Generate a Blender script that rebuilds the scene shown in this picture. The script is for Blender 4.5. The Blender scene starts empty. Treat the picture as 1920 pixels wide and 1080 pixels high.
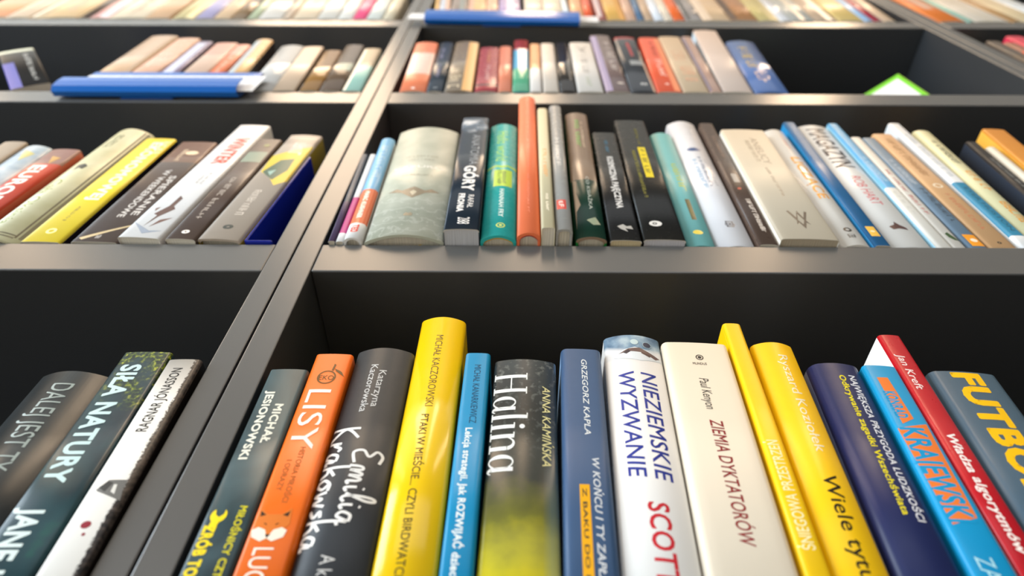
import bpy, bmesh, math, random
from mathutils import Vector, Matrix
SC = bpy.context.scene
COL = SC.collection
# ------------------------------------------------------------------ camera
CAM_POS = (0.0, -0.26, 1.2)
CAM_LENS=22.0580
CAM_R=(0.9999875, -0.0026847, 0.0042198)
CAM_U=(-0.0046754, -0.8014326, 0.5980668)
CAM_F=(-0.0017763, 0.598079, 0.8014352)

cd = bpy.data.cameras.new('camera')
cam = bpy.data.objects.new('camera', cd); COL.objects.link(cam)
cd.sensor_width = 36.0; cd.lens = CAM_LENS; cd.clip_start = 0.01
R, U, F = Vector(CAM_R), Vector(CAM_U), Vector(CAM_F)
mw = Matrix((R, U, -F)).transposed().to_4x4(); mw.translation = CAM_POS
cam.matrix_world = mw
cd.dof.use_dof = True; cd.dof.focus_distance = 0.39; cd.dof.aperture_fstop = 4.6
SC.camera = cam
# ------------------------------------------------------------------ light and exposure
SC.view_settings.view_transform = 'Standard'; SC.view_settings.look = 'None'
SC.view_settings.gamma = 1.0; SC.view_settings.use_curve_mapping = False
SC.view_settings.exposure = -0.38
w = bpy.data.worlds.new('room_light'); SC.world = w; w.use_nodes = True
bg = w.node_tree.nodes['Background']; bg.inputs[0].default_value = (0.86, 0.95, 1.0, 1); bg.inputs[1].default_value = 0.22
def area(name, loc, target, size, power, color, shape='RECTANGLE', size_y=None, spread=None):
    l = bpy.data.lights.new(name, 'AREA'); l.shape = shape; l.size = size
    if size_y: l.size_y = size_y
    l.energy = power; l.color = color
    if spread: l.spread = spread
    o = bpy.data.objects.new(name, l); COL.objects.link(o); o.location = loc
    o.rotation_euler = (Vector(target) - Vector(loc)).to_track_quat('-Z', 'Y').to_euler()
    return o
area('window_daylight', (-2.4, -1.0, 1.9), (0, 0, 1.8), 1.4, 135, (0.78, 0.90, 1.0), size_y=1.8)
area('window_daylight_opposite', (-0.2, -2.9, 1.85), (0, 0, 1.95), 3.6, 36, (0.96, 0.98, 1.0), size_y=1.5)
for i, (x, wd, p) in enumerate(((-2.0, 0.4, 14), (-0.62, 0.42, 24), (0.05, 0.16, 10), (0.98, 0.20, 15))):
    l = area('ceiling_strip_light', (x, -1.1, 3.3), (x, -1.0999, 0), wd, p, (1.0, 0.72, 0.47), size_y=1.8)
    l.rotation_euler = (0, 0, 0)
# ------------------------------------------------------------------ materials
def lin(h):
    h = h.lstrip('#'); c = [int(h[i:i + 2], 16) / 255 for i in (0, 2, 4)]
    return tuple((v / 12.92 if v <= 0.04045 else ((v + 0.055) / 1.055) ** 2.4) for v in c) + (1.0,)
MATS = {}
def new_mat(name, col, rough, spec=0.5):
    m = bpy.data.materials.new(name); m.use_nodes = True
    b = m.node_tree.nodes['Principled BSDF']
    b.inputs['Base Color'].default_value = col; b.inputs['Roughness'].default_value = rough
    b.inputs['Specular IOR Level'].default_value = spec
    return m, m.node_tree, b
def node(nt, t, **kw):
    n = nt.nodes.new(t)
    for k, v in kw.items():
        if k == 'ins':
            for a, c in v.items(): n.inputs[a].default_value = c
        else: setattr(n, k, v)
    return n
def ink(hexc, rough=0.35):
    k = ('ink', hexc, rough)
    if k not in MATS: MATS[k] = new_mat('ink', lin(hexc), rough, 0.3)[0]
    return MATS[k]
def cover(hexc, rough=0.3):
    """printed cover stock: flat colour, faint uneven gloss and paper bump"""
    k = ('cover', hexc, rough)
    if k in MATS: return MATS[k]
    m, nt, b = new_mat('cover_stock', lin(hexc), rough, 0.5 if rough < 0.22 else 0.3)
    tc = node(nt, 'ShaderNodeTexCoord')
    nz = node(nt, 'ShaderNodeTexNoise', ins={'Scale': 160.0, 'Detail': 4.0})
    nt.links.new(tc.outputs['Object'], nz.inputs['Vector'])
    mr = node(nt, 'ShaderNodeMapRange', ins={'To Min': max(0.03, rough - 0.05), 'To Max': rough + 0.07})
    nt.links.new(nz.outputs['Fac'], mr.inputs['Value']); nt.links.new(mr.outputs[0], b.inputs['Roughness'])
    bp = node(nt, 'ShaderNodeBump', ins={'Strength': 0.10, 'Distance': 0.0006})
    nz2 = node(nt, 'ShaderNodeTexNoise', ins={'Scale': 45.0, 'Detail': 2.0}); nt.links.new(tc.outputs['Object'], nz2.inputs['Vector'])
    nt.links.new(nz2.outputs['Fac'], bp.inputs['Height']); nt.links.new(bp.outputs[0], b.inputs['Normal'])
    MATS[k] = m; return m
def paper(hexc):
    """page block: thin sheets seen edge on"""
    k = ('paper', hexc)
    if k in MATS: return MATS[k]
    m, nt, b = new_mat('page_edges', lin(hexc), 0.8, 0.2)
    tc = node(nt, 'ShaderNodeTexCoord'); mp = node(nt, 'ShaderNodeMapping'); mp.inputs['Scale'].default_value = (2400, 25, 25)
    nt.links.new(tc.outputs['Object'], mp.inputs[0])
    nz = node(nt, 'ShaderNodeTexNoise', ins={'Scale': 1.0, 'Detail': 2.0}); nt.links.new(mp.outputs[0], nz.inputs['Vector'])
    c = lin(hexc); rp = node(nt, 'ShaderNodeValToRGB')
    rp.color_ramp.elements[0].color = tuple(v * 0.72 for v in c[:3]) + (1,); rp.color_ramp.elements[0].position = 0.32
    rp.color_ramp.elements[1].color = c; rp.color_ramp.elements[1].position = 0.6
    nt.links.new(nz.outputs['Fac'], rp.inputs[0]); nt.links.new(rp.outputs[0], b.inputs['Base Color'])
    MATS[k] = m; return m
def laminate(col, rough):
    m, nt, b = new_mat('anthracite_laminate', col, rough, 0.5)
    tc = node(nt, 'ShaderNodeTexCoord')
    nz = node(nt, 'ShaderNodeTexNoise', ins={'Scale': 900.0, 'Detail': 2.0}); nt.links.new(tc.outputs['Object'], nz.inputs['Vector'])
    bp = node(nt, 'ShaderNodeBump', ins={'Strength': 0.06, 'Distance': 0.0003})
    nt.links.new(nz.outputs['Fac'], bp.inputs['Height']); nt.links.new(bp.outputs[0], b.inputs['Normal'])
    return m
def textured(kind, hexc, t, h, rough):
    """spines with a printed picture or pattern; x/t runs across, v runs down from the top"""
    m, nt, b = new_mat('printed_' + kind, lin(hexc), rough, 0.32); L = nt.links.new
    tc = node(nt, 'ShaderNodeTexCoord'); sp = node(nt, 'ShaderNodeSeparateXYZ'); L(tc.outputs['Object'], sp.inputs[0])
    def M(op, a, c, clamp=False):
        n = node(nt, 'ShaderNodeMath', operation=op); n.use_clamp = clamp
        for i, q in enumerate((a, c)):
            if isinstance(q, (int, float)): n.inputs[i].default_value = q
            else: L(q, n.inputs[i])
        return n.outputs[0]
    def N(scale, detail=4.0, sc=None, dist=0.0):
        n = node(nt, 'ShaderNodeTexNoise', ins={'Scale': scale, 'Detail': detail, 'Distortion': dist})
        if sc:
            mp = node(nt, 'ShaderNodeMapping'); mp.inputs['Scale'].default_value = sc
            L(tc.outputs['Object'], mp.inputs[0]); L(mp.outputs[0], n.inputs['Vector'])
        else: L(tc.outputs['Object'], n.inputs['Vector'])
        return n.outputs['Fac']
    def RAMP(fac, stops, interp='LINEAR'):
        r = node(nt, 'ShaderNodeValToRGB'); cr = r.color_ramp; cr.interpolation = interp
        while len(cr.elements) < len(stops): cr.elements.new(0.5)
        for e, (p, c) in zip(cr.elements, stops): e.position = p; e.color = lin(c)
        L(fac, r.inputs[0]); return r.outputs[0]
    def MIX(f, a, c):
        n = node(nt, 'ShaderNodeMix', data_type='RGBA')
        for i, q in ((0, f), (6, a), (7, c)):
            if isinstance(q, str): n.inputs[i].default_value = lin(q)
            elif isinstance(q, (int, float)): n.inputs[i].default_value = q
            else: L(q, n.inputs[i])
        return n.outputs[2]
    def STEP(v, lo, hi):
        n = node(nt, 'ShaderNodeMapRange', ins={'From Min': lo, 'From Max': hi}); n.clamp = True
        L(v, n.inputs['Value']); return n.outputs[0]
    u = M('DIVIDE', sp.outputs['X'], t); v = M('SUBTRACT', 1.0, M('DIVIDE', sp.outputs['Z'], h))
    if kind == 'forest':
        base = RAMP(N(28, 3), [(0.35, '#16262f'), (0.62, '#1f4147'), (0.75, '#1f6a52')])
        leaf = RAMP(N(420, 5), [(0.45, '#16241a'), (0.55, '#4c5f1c'), (0.68, '#a9ad2c')])
        msk = M('MULTIPLY', STEP(N(60, 3), 0.44, 0.56), M('SUBTRACT', 1.0, STEP(M('ADD', v, M('MULTIPLY', M('SUBTRACT', 1.0, u), 0.12)), 0.16, 0.30)))
        c = MIX(msk, base, leaf)
    elif kind == 'ragged':
        e = M('ADD', u, M('MULTIPLY', M('SUBTRACT', N(700, 6), 0.5), 0.22))
        e = M('ADD', e, M('MULTIPLY', M('SUBTRACT', N(60, 3), 0.5), 0.12))
        wht = MIX(STEP(v, 0.0, 0.16), '#8f8e89', '#e2e1dc')
        c = MIX(STEP(e, 0.81, 0.85), wht, RAMP(N(500, 4), [(0.4, '#15110f'), (0.7, '#4a403a')]))
        e2 = M('ADD', u, M('MULTIPLY', M('SUBTRACT', N(400, 5), 0.5), 0.12))
        c = MIX(M('SUBTRACT', 1.0, STEP(e2, 0.0, 0.04)), c, '#5b5c58')
    elif kind == 'smoke':
        c = RAMP(N(30, 3, (1, 1, 0.6), 1.5), [(0.35, '#2a3c41'), (0.6, '#3a5258'), (0.72, '#4a666c')])
    elif kind == 'fade':
        vv = M('ADD', v, M('MULTIPLY', M('SUBTRACT', N(60, 5), 0.5), 0.16))
        c = RAMP(vv, [(0.0, '#3c4346'), (0.2, '#262b2b'), (0.40, '#2a302c'), (0.52, '#6c6c2a'), (0.62, '#bdb41c'), (0.72, '#ecd80a')])
        c = MIX(M('MULTIPLY', STEP(u, 0.78, 0.9), 0.7), c, RAMP(v, [(0.2, '#12283a'), (0.5, '#4a6066'), (0.75, '#c9cc7a')]))
        c = MIX(M('MULTIPLY', M('MULTIPLY', STEP(N(330, 6), 0.55, 0.75), M('SUBTRACT', 1.0, STEP(v, 0.1, 0.4))), 0.4), c, '#9aa19c')
    elif kind == 'topphoto':
        ph = RAMP(N(70, 4), [(0.3, '#3f5f80'), (0.5, '#7d9ab2'), (0.7, '#b9cdd6')])
        d = M('ADD', v, M('MULTIPLY', M('POWER', M('SUBTRACT', u, 0.55), 2.0), 0.07))
        c = MIX(STEP(d, 0.055, 0.07), ph, '#d9dde0'); c = MIX(STEP(v, 0.092, 0.098), c, '#e6e6e4')
    elif kind == 'cloud':
        c = RAMP(N(50, 3), [(0.35, '#8fabc0'), (0.6, '#c3d0da')])
    elif kind == 'cream':
        c = RAMP(N(30, 4), [(0.3, '#c6c296'), (0.7, '#e0dcba')])
    elif kind == 'snow':
        mt = RAMP(N(60, 6, (1, 1, 0.7), 1.0), [(0.4, '#26323e'), (0.52, '#6f7f90'), (0.62, '#e6eaee')])
        c = MIX(STEP(M('ADD', v, M('MULTIPLY', M('SUBTRACT', u, 0.5), -0.06)), 0.12, 0.2), mt, hexc)
        c = MIX(M('SUBTRACT', 1.0, STEP(v, 0.02, 0.05)), c, '#4a5664')
    elif kind == 'sage':
        wv = node(nt, 'ShaderNodeTexWave', wave_type='RINGS', ins={'Scale': 20.0, 'Distortion': 9.0, 'Detail': 2.0, 'Detail Scale': 6.0})
        L(tc.outputs['Object'], wv.inputs['Vector'])
        ln = M('MULTIPLY', STEP(wv.outputs['Fac'], 0.78, 0.95), STEP(v, 0.5, 0.85))
        c = MIX(M('MULTIPLY', ln, 0.42), RAMP(N(45, 4), [(0.35, '#b0b4a2'), (0.65, '#c5c7b6')]), '#e3e4d8')
    L(c, b.inputs['Base Color']); return m
# ------------------------------------------------------------------ mesh helpers
def link(name, bm, mats, parent=None):
    me = bpy.data.meshes.new(name); bm.to_mesh(me); bm.free()
    for m in (mats if isinstance(mats, (list, tuple)) else [mats]): me.materials.append(m)
    o = bpy.data.objects.new(name, me); COL.objects.link(o)
    if parent: o.parent = parent
    return o
def thing(name, label, cat, loc, rot=(0, 0, 0), group=None):
    o = bpy.data.objects.new(name, None); COL.objects.link(o); o.location = loc; o.rotation_euler = rot
    o.empty_display_size = 0.03; o['label'] = label; o['category'] = cat
    if group: o['group'] = group
    return o
def add_box(bm, x0, x1, y0, y1, z0, z1, mi=0):
    vs = [bm.verts.new((x, y, z)) for x in (x0, x1) for y in (y0, y1) for z in (z0, z1)]
    for f in ((0, 1, 3, 2), (4, 6, 7, 5), (0, 4, 5, 1), (2, 3, 7, 6), (0, 2, 6, 4), (1, 5, 7, 3)):
        bm.faces.new([vs[i] for i in f]).material_index = mi
def box_bm(x0, x1, y0, y1, z0, z1, bev=0.0, seg=2):
    bm = bmesh.new(); add_box(bm, x0, x1, y0, y1, z0, z1)
    if bev: bmesh.ops.bevel(bm, geom=bm.edges[:], offset=bev, segments=seg, affect='EDGES', profile=0.5)
    bmesh.ops.recalc_face_normals(bm, faces=bm.faces[:]); return bm
# ------------------------------------------------------------------ lettering
TXT = {}
def text_tris(s, bold=0.0, shear=0.0):
    """lettering as flat triangles, normalised to a unit box (cap height 1, length 1)"""
    k = (s, bold, shear)
    if k in TXT: return TXT[k]
    cu = bpy.data.curves.new('lettering', 'FONT'); cu.body = s; cu.size = 1.0; cu.resolution_u = 3
    cu.shear = shear; cu.space_character = 1.0 + max(0.0, bold) * 2.2
    ob = bpy.data.objects.new('lettering', cu)
    me = ob.to_mesh(); pts = [tuple(v.co[:2]) for v in me.vertices]; fs = [tuple(p.vertices) for p in me.polygons]
    ob.to_mesh_clear(); bpy.data.objects.remove(ob); bpy.data.curves.remove(cu)
    if not pts: TXT[k] = ([], [], []); return TXT[k]
    strokes = []
    if bold > 0:                                   # heavier weight: stroke the outline
        cnt = {}
        for f in fs:
            for i in range(len(f)):
                e = (f[i], f[(i + 1) % len(f)]); cnt[tuple(sorted(e))] = cnt.get(tuple(sorted(e)), 0) + 1
        for (i, j), c in list(cnt.items()):
            if c != 1: continue
            (ax, ay), (bx, by) = pts[i], pts[j]; dx, dy = bx - ax, by - ay; l = math.hypot(dx, dy)
            if l < 1e-5: continue
            dx, dy = dx / l * bold, dy / l * bold; n0 = len(pts)
            pts += [(ax - dx * .6 - dy, ay - dy * .6 + dx), (bx + dx * .6 - dy, by + dy * .6 + dx), (bx + dx * .6 + dy, by + dy * .6 - dx), (ax - dx * .6 + dy, ay - dy * .6 - dx)]
            strokes.append((n0, n0 + 1, n0 + 2, n0 + 3))
    x0, x1 = min(p[0] for p in pts), max(p[0] for p in pts)
    cap = (0.73 if any(c.isupper() or c.isdigit() or c in 'ltkdbhf' for c in s) else 0.55) + max(0.0, bold)
    TXT[k] = ([((p[0] - x0) / (x1 - x0), p[1] / cap) for p in pts], fs, strokes); return TXT[k]
def ribbon(pts, w, smooth=True):
    """polyline with width -> quads in 2D"""
    if smooth and len(pts) > 2:
        q = [pts[0]] + list(pts) + [pts[-1]]; out = []
        for i in range(1, len(q) - 2):
            p0, p1, p2, p3 = q[i - 1], q[i], q[i + 1], q[i + 2]
            for j in range(6):
                s = j / 6.0
                out.append(tuple(0.5 * (2 * p1[a] + (p2[a] - p0[a]) * s + (2 * p0[a] - 5 * p1[a] + 4 * p2[a] - p3[a]) * s * s + (3 * p1[a] - p0[a] - 3 * p2[a] + p3[a]) * s ** 3) for a in range(len(p1))))
        out.append(pts[-1]); pts = out
    L, Rr = [], []
    for i, p in enumerate(pts):
        a = pts[max(0, i - 1)]; c = pts[min(len(pts) - 1, i + 1)]
        dx, dy = c[0] - a[0], c[1] - a[1]; l = math.hypot(dx, dy) or 1
        ww = (p[2] if len(p) > 2 else w) / 2
        L.append((p[0] - dy / l * ww, p[1] + dx / l * ww)); Rr.append((p[0] + dy / l * ww, p[1] - dx / l * ww))
    return [[L[i], L[i + 1], Rr[i + 1], Rr[i]] for i in range(len(pts) - 1)]
BRUSH = {'E': (0.75, [[(.65, .95), (.3, 1.02), (.12, .82), (.38, .58), (.1, .35), (.2, .02), (.68, .12)]]),
 'm': (0.85, [[(0, 0), (.06, .42), (.2, .45), (.2, .05)], [(.2, .05), (.36, .46), (.46, .4), (.44, .05)], [(.44, .05), (.6, .46), (.7, .35), (.7, .03), (.84, .1)]]),
 'i': (0.26, [[(.05, .42), (.08, .03), (.24, .1)], [(.1, .62), (.12, .68)]]),
 'l': (0.36, [[(0, .1), (.26, .72), (.24, 1.05), (.12, .95), (.1, .2), (.2, 0), (.36, .1)]]),
 'a': (0.56, [[(.4, .4), (.15, .42), (.03, .15), (.2, 0), (.4, .35), (.4, .05), (.56, .08)]]),
 'K': (0.68, [[(.12, 1.02), (.08, -.02)], [(.58, 1.02), (.12, .5), (.62, -.02)]]),
 'r': (0.42, [[(0, 0), (.06, .44), (.1, .2), (.3, .46), (.42, .38)]]),
 'k': (0.5, [[(.1, 1.02), (.05, 0)], [(.44, .5), (.1, .25), (.3, .22), (.48, 0)]]),
 'o': (0.5, [[(.2, .43), (.02, .2), (.2, 0), (.4, .2), (.22, .43), (.5, .42)]]),
 'w': (0.6, [[(0, .42), (.1, .02), (.27, .3), (.4, .02), (.58, .44)]]),
 's': (0.4, [[(.36, .42), (.12, .36), (.32, .18), (.04, .02)]])}
def didone():
    """tall high-contrast roman: Halina"""
    q = []; hair, st = .035, .125
    def stem(x, y0, y1, w=st): q.append([(x - w / 2, y0), (x + w / 2, y0), (x + w / 2, y1), (x - w / 2, y1)])
    def serif(x, y, l=.14, r=.14): q.append([(x - l, y - hair / 2), (x + r, y - hair / 2), (x + r, y + hair / 2), (x - l, y + hair / 2)])
    def aletter(x):
        n = 28
        for i in range(n):
            pts = []
            for (k, rr) in ((i, 1), (i + 1, 1), (i + 1, 0), (i, 0)):
                a = 2 * math.pi * k / n; wl = hair + (st - hair) * (0.5 - 0.5 * math.cos(a - 0)) ** 1.2 if math.cos(a) < 0.9 else hair
                R0x, R0y = .24, .35
                f = 1.0 if rr else 1 - wl / .24
                pts.append((x + .27 + R0x * math.cos(a) * f, .34 + R0y * math.sin(a) * (1.0 if rr else 1 - hair / .35)))
            q.append(pts)
        stem(x + .50, .06, .68); q.extend(ribbon([(x + .50, .1, st), (x + .53, .01, .08), (x + .60, .01, hair), (x + .64, .07, hair)], hair))
    x = .16
    for sx in (x, x + .58): stem(sx, 0, 1); serif(sx, 1); serif(sx, 0)
    q.append([(x, .5), (x + .58, .5), (x + .58, .535), (x, .535)]); x = .95
    aletter(x); x += .82
    stem(x, 0, 1.05); serif(x, 0); serif(x, 1.04, .14, 0); x += .36
    stem(x, 0, .68); serif(x, 0); serif(x, .67, .14, 0)
    q.append([(x + .08 * math.cos(a * .524), .9 + .08 * math.sin(a * .524)) for a in range(12)]); x += .34
    stem(x, 0, .68); serif(x, 0); serif(x, .67, .14, 0); stem(x + .42, 0, .5); serif(x + .42, 0)
    q.extend(ribbon([(x + .04, .5, hair), (x + .16, .65, .05), (x + .3, .66, .08), (x + .4, .56, .115), (x + .42, .46, st)], hair)); x += .62
    aletter(x - .02); x += .66
    return q, x
# ------------------------------------------------------------------ books
LAM = laminate((0.036, 0.038, 0.041, 1), 0.36); EDGE = laminate((0.105, 0.102, 0.097, 1), 0.27)
class SpinePaint:
    """collects flat printed shapes in (u, v) metres on the spine, then lays them on the curved spine surface"""
    def __init__(s): s.items = []; s.layer = 0.0
    def poly(s, pts, col): s.items.append((pts, [tuple(range(len(pts)))], col, s.layer))
    def mesh(s, pts, fs, strokes, col):
        s.items.append((pts, fs, col, s.layer))
        for i in range(4):                         # overlapping outline strokes lie a hair below the letter faces
            g = strokes[i::4]
            if g:
                ids = sorted(set(a for f in g for a in f)); mp = {a: k for k, a in enumerate(ids)}
                s.items.append(([pts[a] for a in ids], [tuple(mp[a] for a in f) for f in g], col, s.layer - .2 - .18 * i))
    def next(s): s.layer += 1
def paint_decals(P, dec, t, h, rnd):
    for d in dec:
        k = d[0]; P.next()
        if k == 'R':
            _, u0, u1, v0, v1, col = d
            P.poly([(u0 * t, (1 - v1) * h), (u1 * t, (1 - v1) * h), (u1 * t, (1 - v0) * h), (u0 * t, (1 - v0) * h)], col)
        elif k == 'G': P.poly([(a * t, (1 - b) * h) for a, b in d[1]], d[2])
        elif k == 'O':
            _, u, v, r, col, asp, hole = d; r *= 0.001; n = 28
            cx, cz = u * t, (1 - v) * h
            ring = [(math.cos(2 * math.pi * i / n) * r * (asp if asp > 1 else 1), math.sin(2 * math.pi * i / n) * r) for i in range(n)]
            if hole:
                for i in range(n):
                    a, b = ring[i], ring[(i + 1) % n]
                    P.poly([(cx + a[0], cz + a[1]), (cx + b[0], cz + b[1]), (cx + b[0] * hole, cz + b[1] * hole), (cx + a[0] * hole, cz + a[1] * hole)], col)
            else: P.poly([(cx + a, cz + b) for a, b in ring], col)
        elif k == 'T':
            _, s, v0, v1, uc, hf, col, dr, bold, sh = d
            pts, fs, stx = text_tris(s, bold, sh); cap = hf * t
            if dr == 'cw': q = [(uc * t + (y - .5) * cap, (1 - (v0 + x * (v1 - v0))) * h) for x, y in pts]
            else: q = [(uc * t - (y - .5) * cap, (1 - (v0 + x * (v1 - v0))) * h) for x, y in pts]
            P.mesh(q, fs, stx, col)
        elif k == 'H':
            _, s, u0, u1, vc, hh, col = d
            pts, fs, stx = text_tris(s, 0.012, 0.0)
            P.mesh([((u0 + x * (u1 - u0)) * t, (1 - vc) * h + (y - .5) * hh * h) for x, y in pts], fs, stx, col)
        elif k in ('K', 'K2'):
            if k == 'K': _, v0, v1, uc, hf, col, n, seed, gap = d
            else: _, u0, u1, vc, hf, col, n, seed = d; gap = .3
            rr = random.Random(seed * 77 + n)
            cells = []; x = 0.0
            while len(cells) < n:
                wd = rr.uniform(.7, 1.1)
                if rr.random() < .13 and cells: x += .7
                cells.append((x, wd)); x += wd + gap
            for (cx, wd) in cells:
                st = .26 * wd; top = rr.choice((1, 1, .95, .8))
                rects = [(cx, cx + st, 0, top)]
                if rr.random() < .5: rects.append((cx + wd - st, cx + wd, 0, top))
                for yy in (0, .42, .84):
                    if rr.random() < .55: rects.append((cx + st, cx + wd - (0 if rr.random() < .7 else .2), yy * top, (yy + .16) * top))
                for (a, b, c, e) in rects:
                    a, b = a / x, b / x
                    if k == 'K':
                        z = lambda f: (1 - (v0 + f * (v1 - v0))) * h
                        P.poly([(uc * t + (c - .5) * hf * t, z(b)), (uc * t + (e - .5) * hf * t, z(b)), (uc * t + (e - .5) * hf * t, z(a)), (uc * t + (c - .5) * hf * t, z(a))], col)
                    else:
                        X = lambda f: (u0 + f * (u1 - u0)) * t
                        Z = lambda f: (1 - vc) * h + (f - .5) * hf * h
                        P.poly([(X(a), Z(c)), (X(b), Z(c)), (X(b), Z(e)), (X(a), Z(e))], col)
        elif k == 'X':
            _, s, v0, v1, uc, hf, col = d; quads = []
            if s == 'Halina': quads, tot = didone()
            else:
                x = 0.0
                for ch in s:
                    adv, strokes = BRUSH[ch]
                    for stx in strokes: quads += ribbon([(x + p[0], p[1]) for p in stx], .105)
                    x += adv + .06
                tot = x
            cap = hf * t
            for qd in quads: P.poly([(uc * t + (y - .5) * cap, (1 - (v0 + x / tot * (v1 - v0))) * h) for x, y in qd], col)
def lay_decals(P, cols, ys, mats, midx, bm, t, h, curved):
    for pts, fs, col, layer in P.items:
        b2 = bmesh.new(); vs = [b2.verts.new((p[0], 0, p[1])) for p in pts]
        for f in fs:
            try: b2.faces.new([vs[i] for i in f])
            except ValueError: pass
        for (co, no) in (((0.0002, 0, 0), (-1, 0, 0)), ((t - 0.0002, 0, 0), (1, 0, 0)), ((0, 0, 0.0003), (0, 0, -1)), ((0, 0, h - 0.0003), (0, 0, 1))):
            bmesh.ops.bisect_plane(b2, geom=b2.verts[:] + b2.edges[:] + b2.faces[:], plane_co=co, plane_no=no, clear_outer=True)
        for x in cols[1:-1]:
            if not b2.verts: break
            if min(v.co.x for v in b2.verts) < x < max(v.co.x for v in b2.verts):
                bmesh.ops.bisect_plane(b2, geom=b2.verts[:] + b2.edges[:] + b2.faces[:], plane_co=(x, 0, 0), plane_no=(1, 0, 0))
        key = ink(col)
        if key not in midx: midx[key] = len(mats); mats.append(key)
        off = 0.00004 + 0.00001 * layer; mp = {}
        for v in b2.verts:
            x = v.co.x; i = 0
            while i < len(cols) - 2 and cols[i + 1] < x: i += 1
            s = (x - cols[i]) / (cols[i + 1] - cols[i]); y = ys[i] + (ys[i + 1] - ys[i]) * s
            dx, dy = cols[i + 1] - cols[i], ys[i + 1] - ys[i]; l = math.hypot(dx, dy)
            mp[v] = bm.verts.new((x + dy / l * off, y - dx / l * off, v.co.z))
        for f in b2.faces:
            nf = bm.faces.new([mp[v] for v in f.verts]); nf.material_index = midx[key]
            nf.normal_update()
            if nf.normal.y > 0: nf.normal_flip()
        b2.free()
def make_book(kind, hexc, geo, label, group, o, dec):
    x, y, z, th, t, h = geo
    hard = kind != 'p'
    rough = o.get('g', .3); b = o.get('b', 1.0) * 0.001; dep = o.get('d', 0.165 if h > .225 else 0.15)
    tk = 0.0022 if kind == 'h' else (0.0018 if kind == 'h2' else 0.00045)
    tk = min(tk, t * 0.16); b = min(b, t * .28)
    root = thing('hardcover_book' if hard else 'paperback_book', label, 'book', (x, y, z), (0, math.radians(th), 0), group)
    rnd = random.Random(label)
    # spine cross-section
    n = 18 if b > 0.0015 else 8
    rc = min(o.get('rc', 2.0) * 0.001, t * .22)
    cols = sorted(set([0, rc * .13, rc * .35, rc * .65, rc] + [rc + (t - 2 * rc) * i / n for i in range(n + 1)] + [t - rc * .65, t - rc * .35, t - rc * .13, t]))
    cols = [c for i, c in enumerate(cols) if i == 0 or c - cols[i - 1] > 1e-7]
    def yc(xx):
        s = 2 * xx / t - 1; yy = b * s * s; e = min(xx, t - xx)
        if e < rc: yy += rc - math.sqrt(max(0, rc * rc - (rc - e) ** 2))
        return yy
    ys = [yc(c) for c in cols]; y_edge = ys[0]
    mats = [textured(o['tex'][0], hexc, t, h, rough) if 'tex' in o else cover(hexc, rough), cover('#d8d3c6' if not hard else hexc, .7)]
    midx = {}
    bands = [(max(0., a), min(1., c), col) for a, c, col in o.get('bands', [])]
    cuts = sorted(set([0.0, 1.0] + [v for a, c, _ in bands for v in (a, c)]))
    bm = bmesh.new()
    def ring(zz, inner):
        r = []
        for c, yy in zip(cols, ys):
            if inner: r.append(bm.verts.new((tk + (t - 2 * tk) * c / t, yy + tk, zz)))
            else: r.append(bm.verts.new((c, yy, zz)))
        return r
    outs = [ring(h * (1 - v), False) for v in cuts]
    for a in range(len(cuts) - 1):
        mid = (cuts[a] + cuts[a + 1]) / 2; mi = 0
        for s, e, col in bands:
            if s <= mid <= e:
                mm = cover(col, rough)
                if mm not in midx: midx[mm] = len(mats); mats.append(mm)
                mi = midx[mm]
        for i in range(len(cols) - 1):
            f = bm.faces.new((outs[a + 1][i], outs[a + 1][i + 1], outs[a][i + 1], outs[a][i])); f.material_index = mi; f.smooth = True
    it, ib = ring(h, True), ring(0, True)
    for i in range(len(cols) - 1):
        bm.faces.new((outs[0][i], outs[0][i + 1], it[i + 1], it[i])).material_index = 1
        bm.faces.new((outs[-1][i + 1], outs[-1][i], ib[i], ib[i + 1])).material_index = 1
        bm.faces.new((it[i], it[i + 1], ib[i + 1], ib[i])).material_index = 1
    P = SpinePaint(); paint_decals(P, dec, t, h, rnd)
    lay_decals(P, cols, ys, mats, midx, bm, t, h, b > 0.0012)
    link('spine', bm, mats, root)
    # boards
    side = o.get('side', hexc)
    sl, sr = o.get('sl', side), o.get('sr', side)
    for nm, xa, xb, sc in (('back_cover', 0, tk, sl), ('front_cover', t - tk, t, sr)):
        link(nm, box_bm(xa, xb, y_edge + 0.0001, dep, 0, h, min(.0004, tk * .3), 1), cover(sc, rough), root)
    # page block follows the spine
    sq = 0.003 if hard else 0.0004
    pg = paper(o.get('pg', '#e2dccd')); gap = 0.0012 if hard else 0.00005
    bm = bmesh.new(); px = [tk + (t - 2 * tk) * c / t for c in cols]; yb = dep - (0.003 if hard else 0.0006)
    lo = [bm.verts.new((c, yy + tk + gap, sq)) for c, yy in zip(px, ys)]; hi = [bm.verts.new((c, yy + tk + gap, h - sq)) for c, yy in zip(px, ys)]
    lob = [bm.verts.new((c, yb, sq)) for c in px]; hib = [bm.verts.new((c, yb, h - sq)) for c in px]
    m = len(px) - 1
    for i in range(m):
        bm.faces.new((lo[i], lo[i + 1], hi[i + 1], hi[i])); bm.faces.new((lob[i + 1], lob[i], hib[i], hib[i + 1]))
        bm.faces.new((hi[i], hi[i + 1], hib[i + 1], hib[i])); bm.faces.new((lo[i + 1], lo[i], lob[i], lob[i + 1]))
    bm.faces.new((lo[0], hi[0], hib[0], lob[0])); bm.faces.new((lo[m], lob[m], hib[m], hi[m]))
    link('page_block', bm, pg, root)
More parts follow.
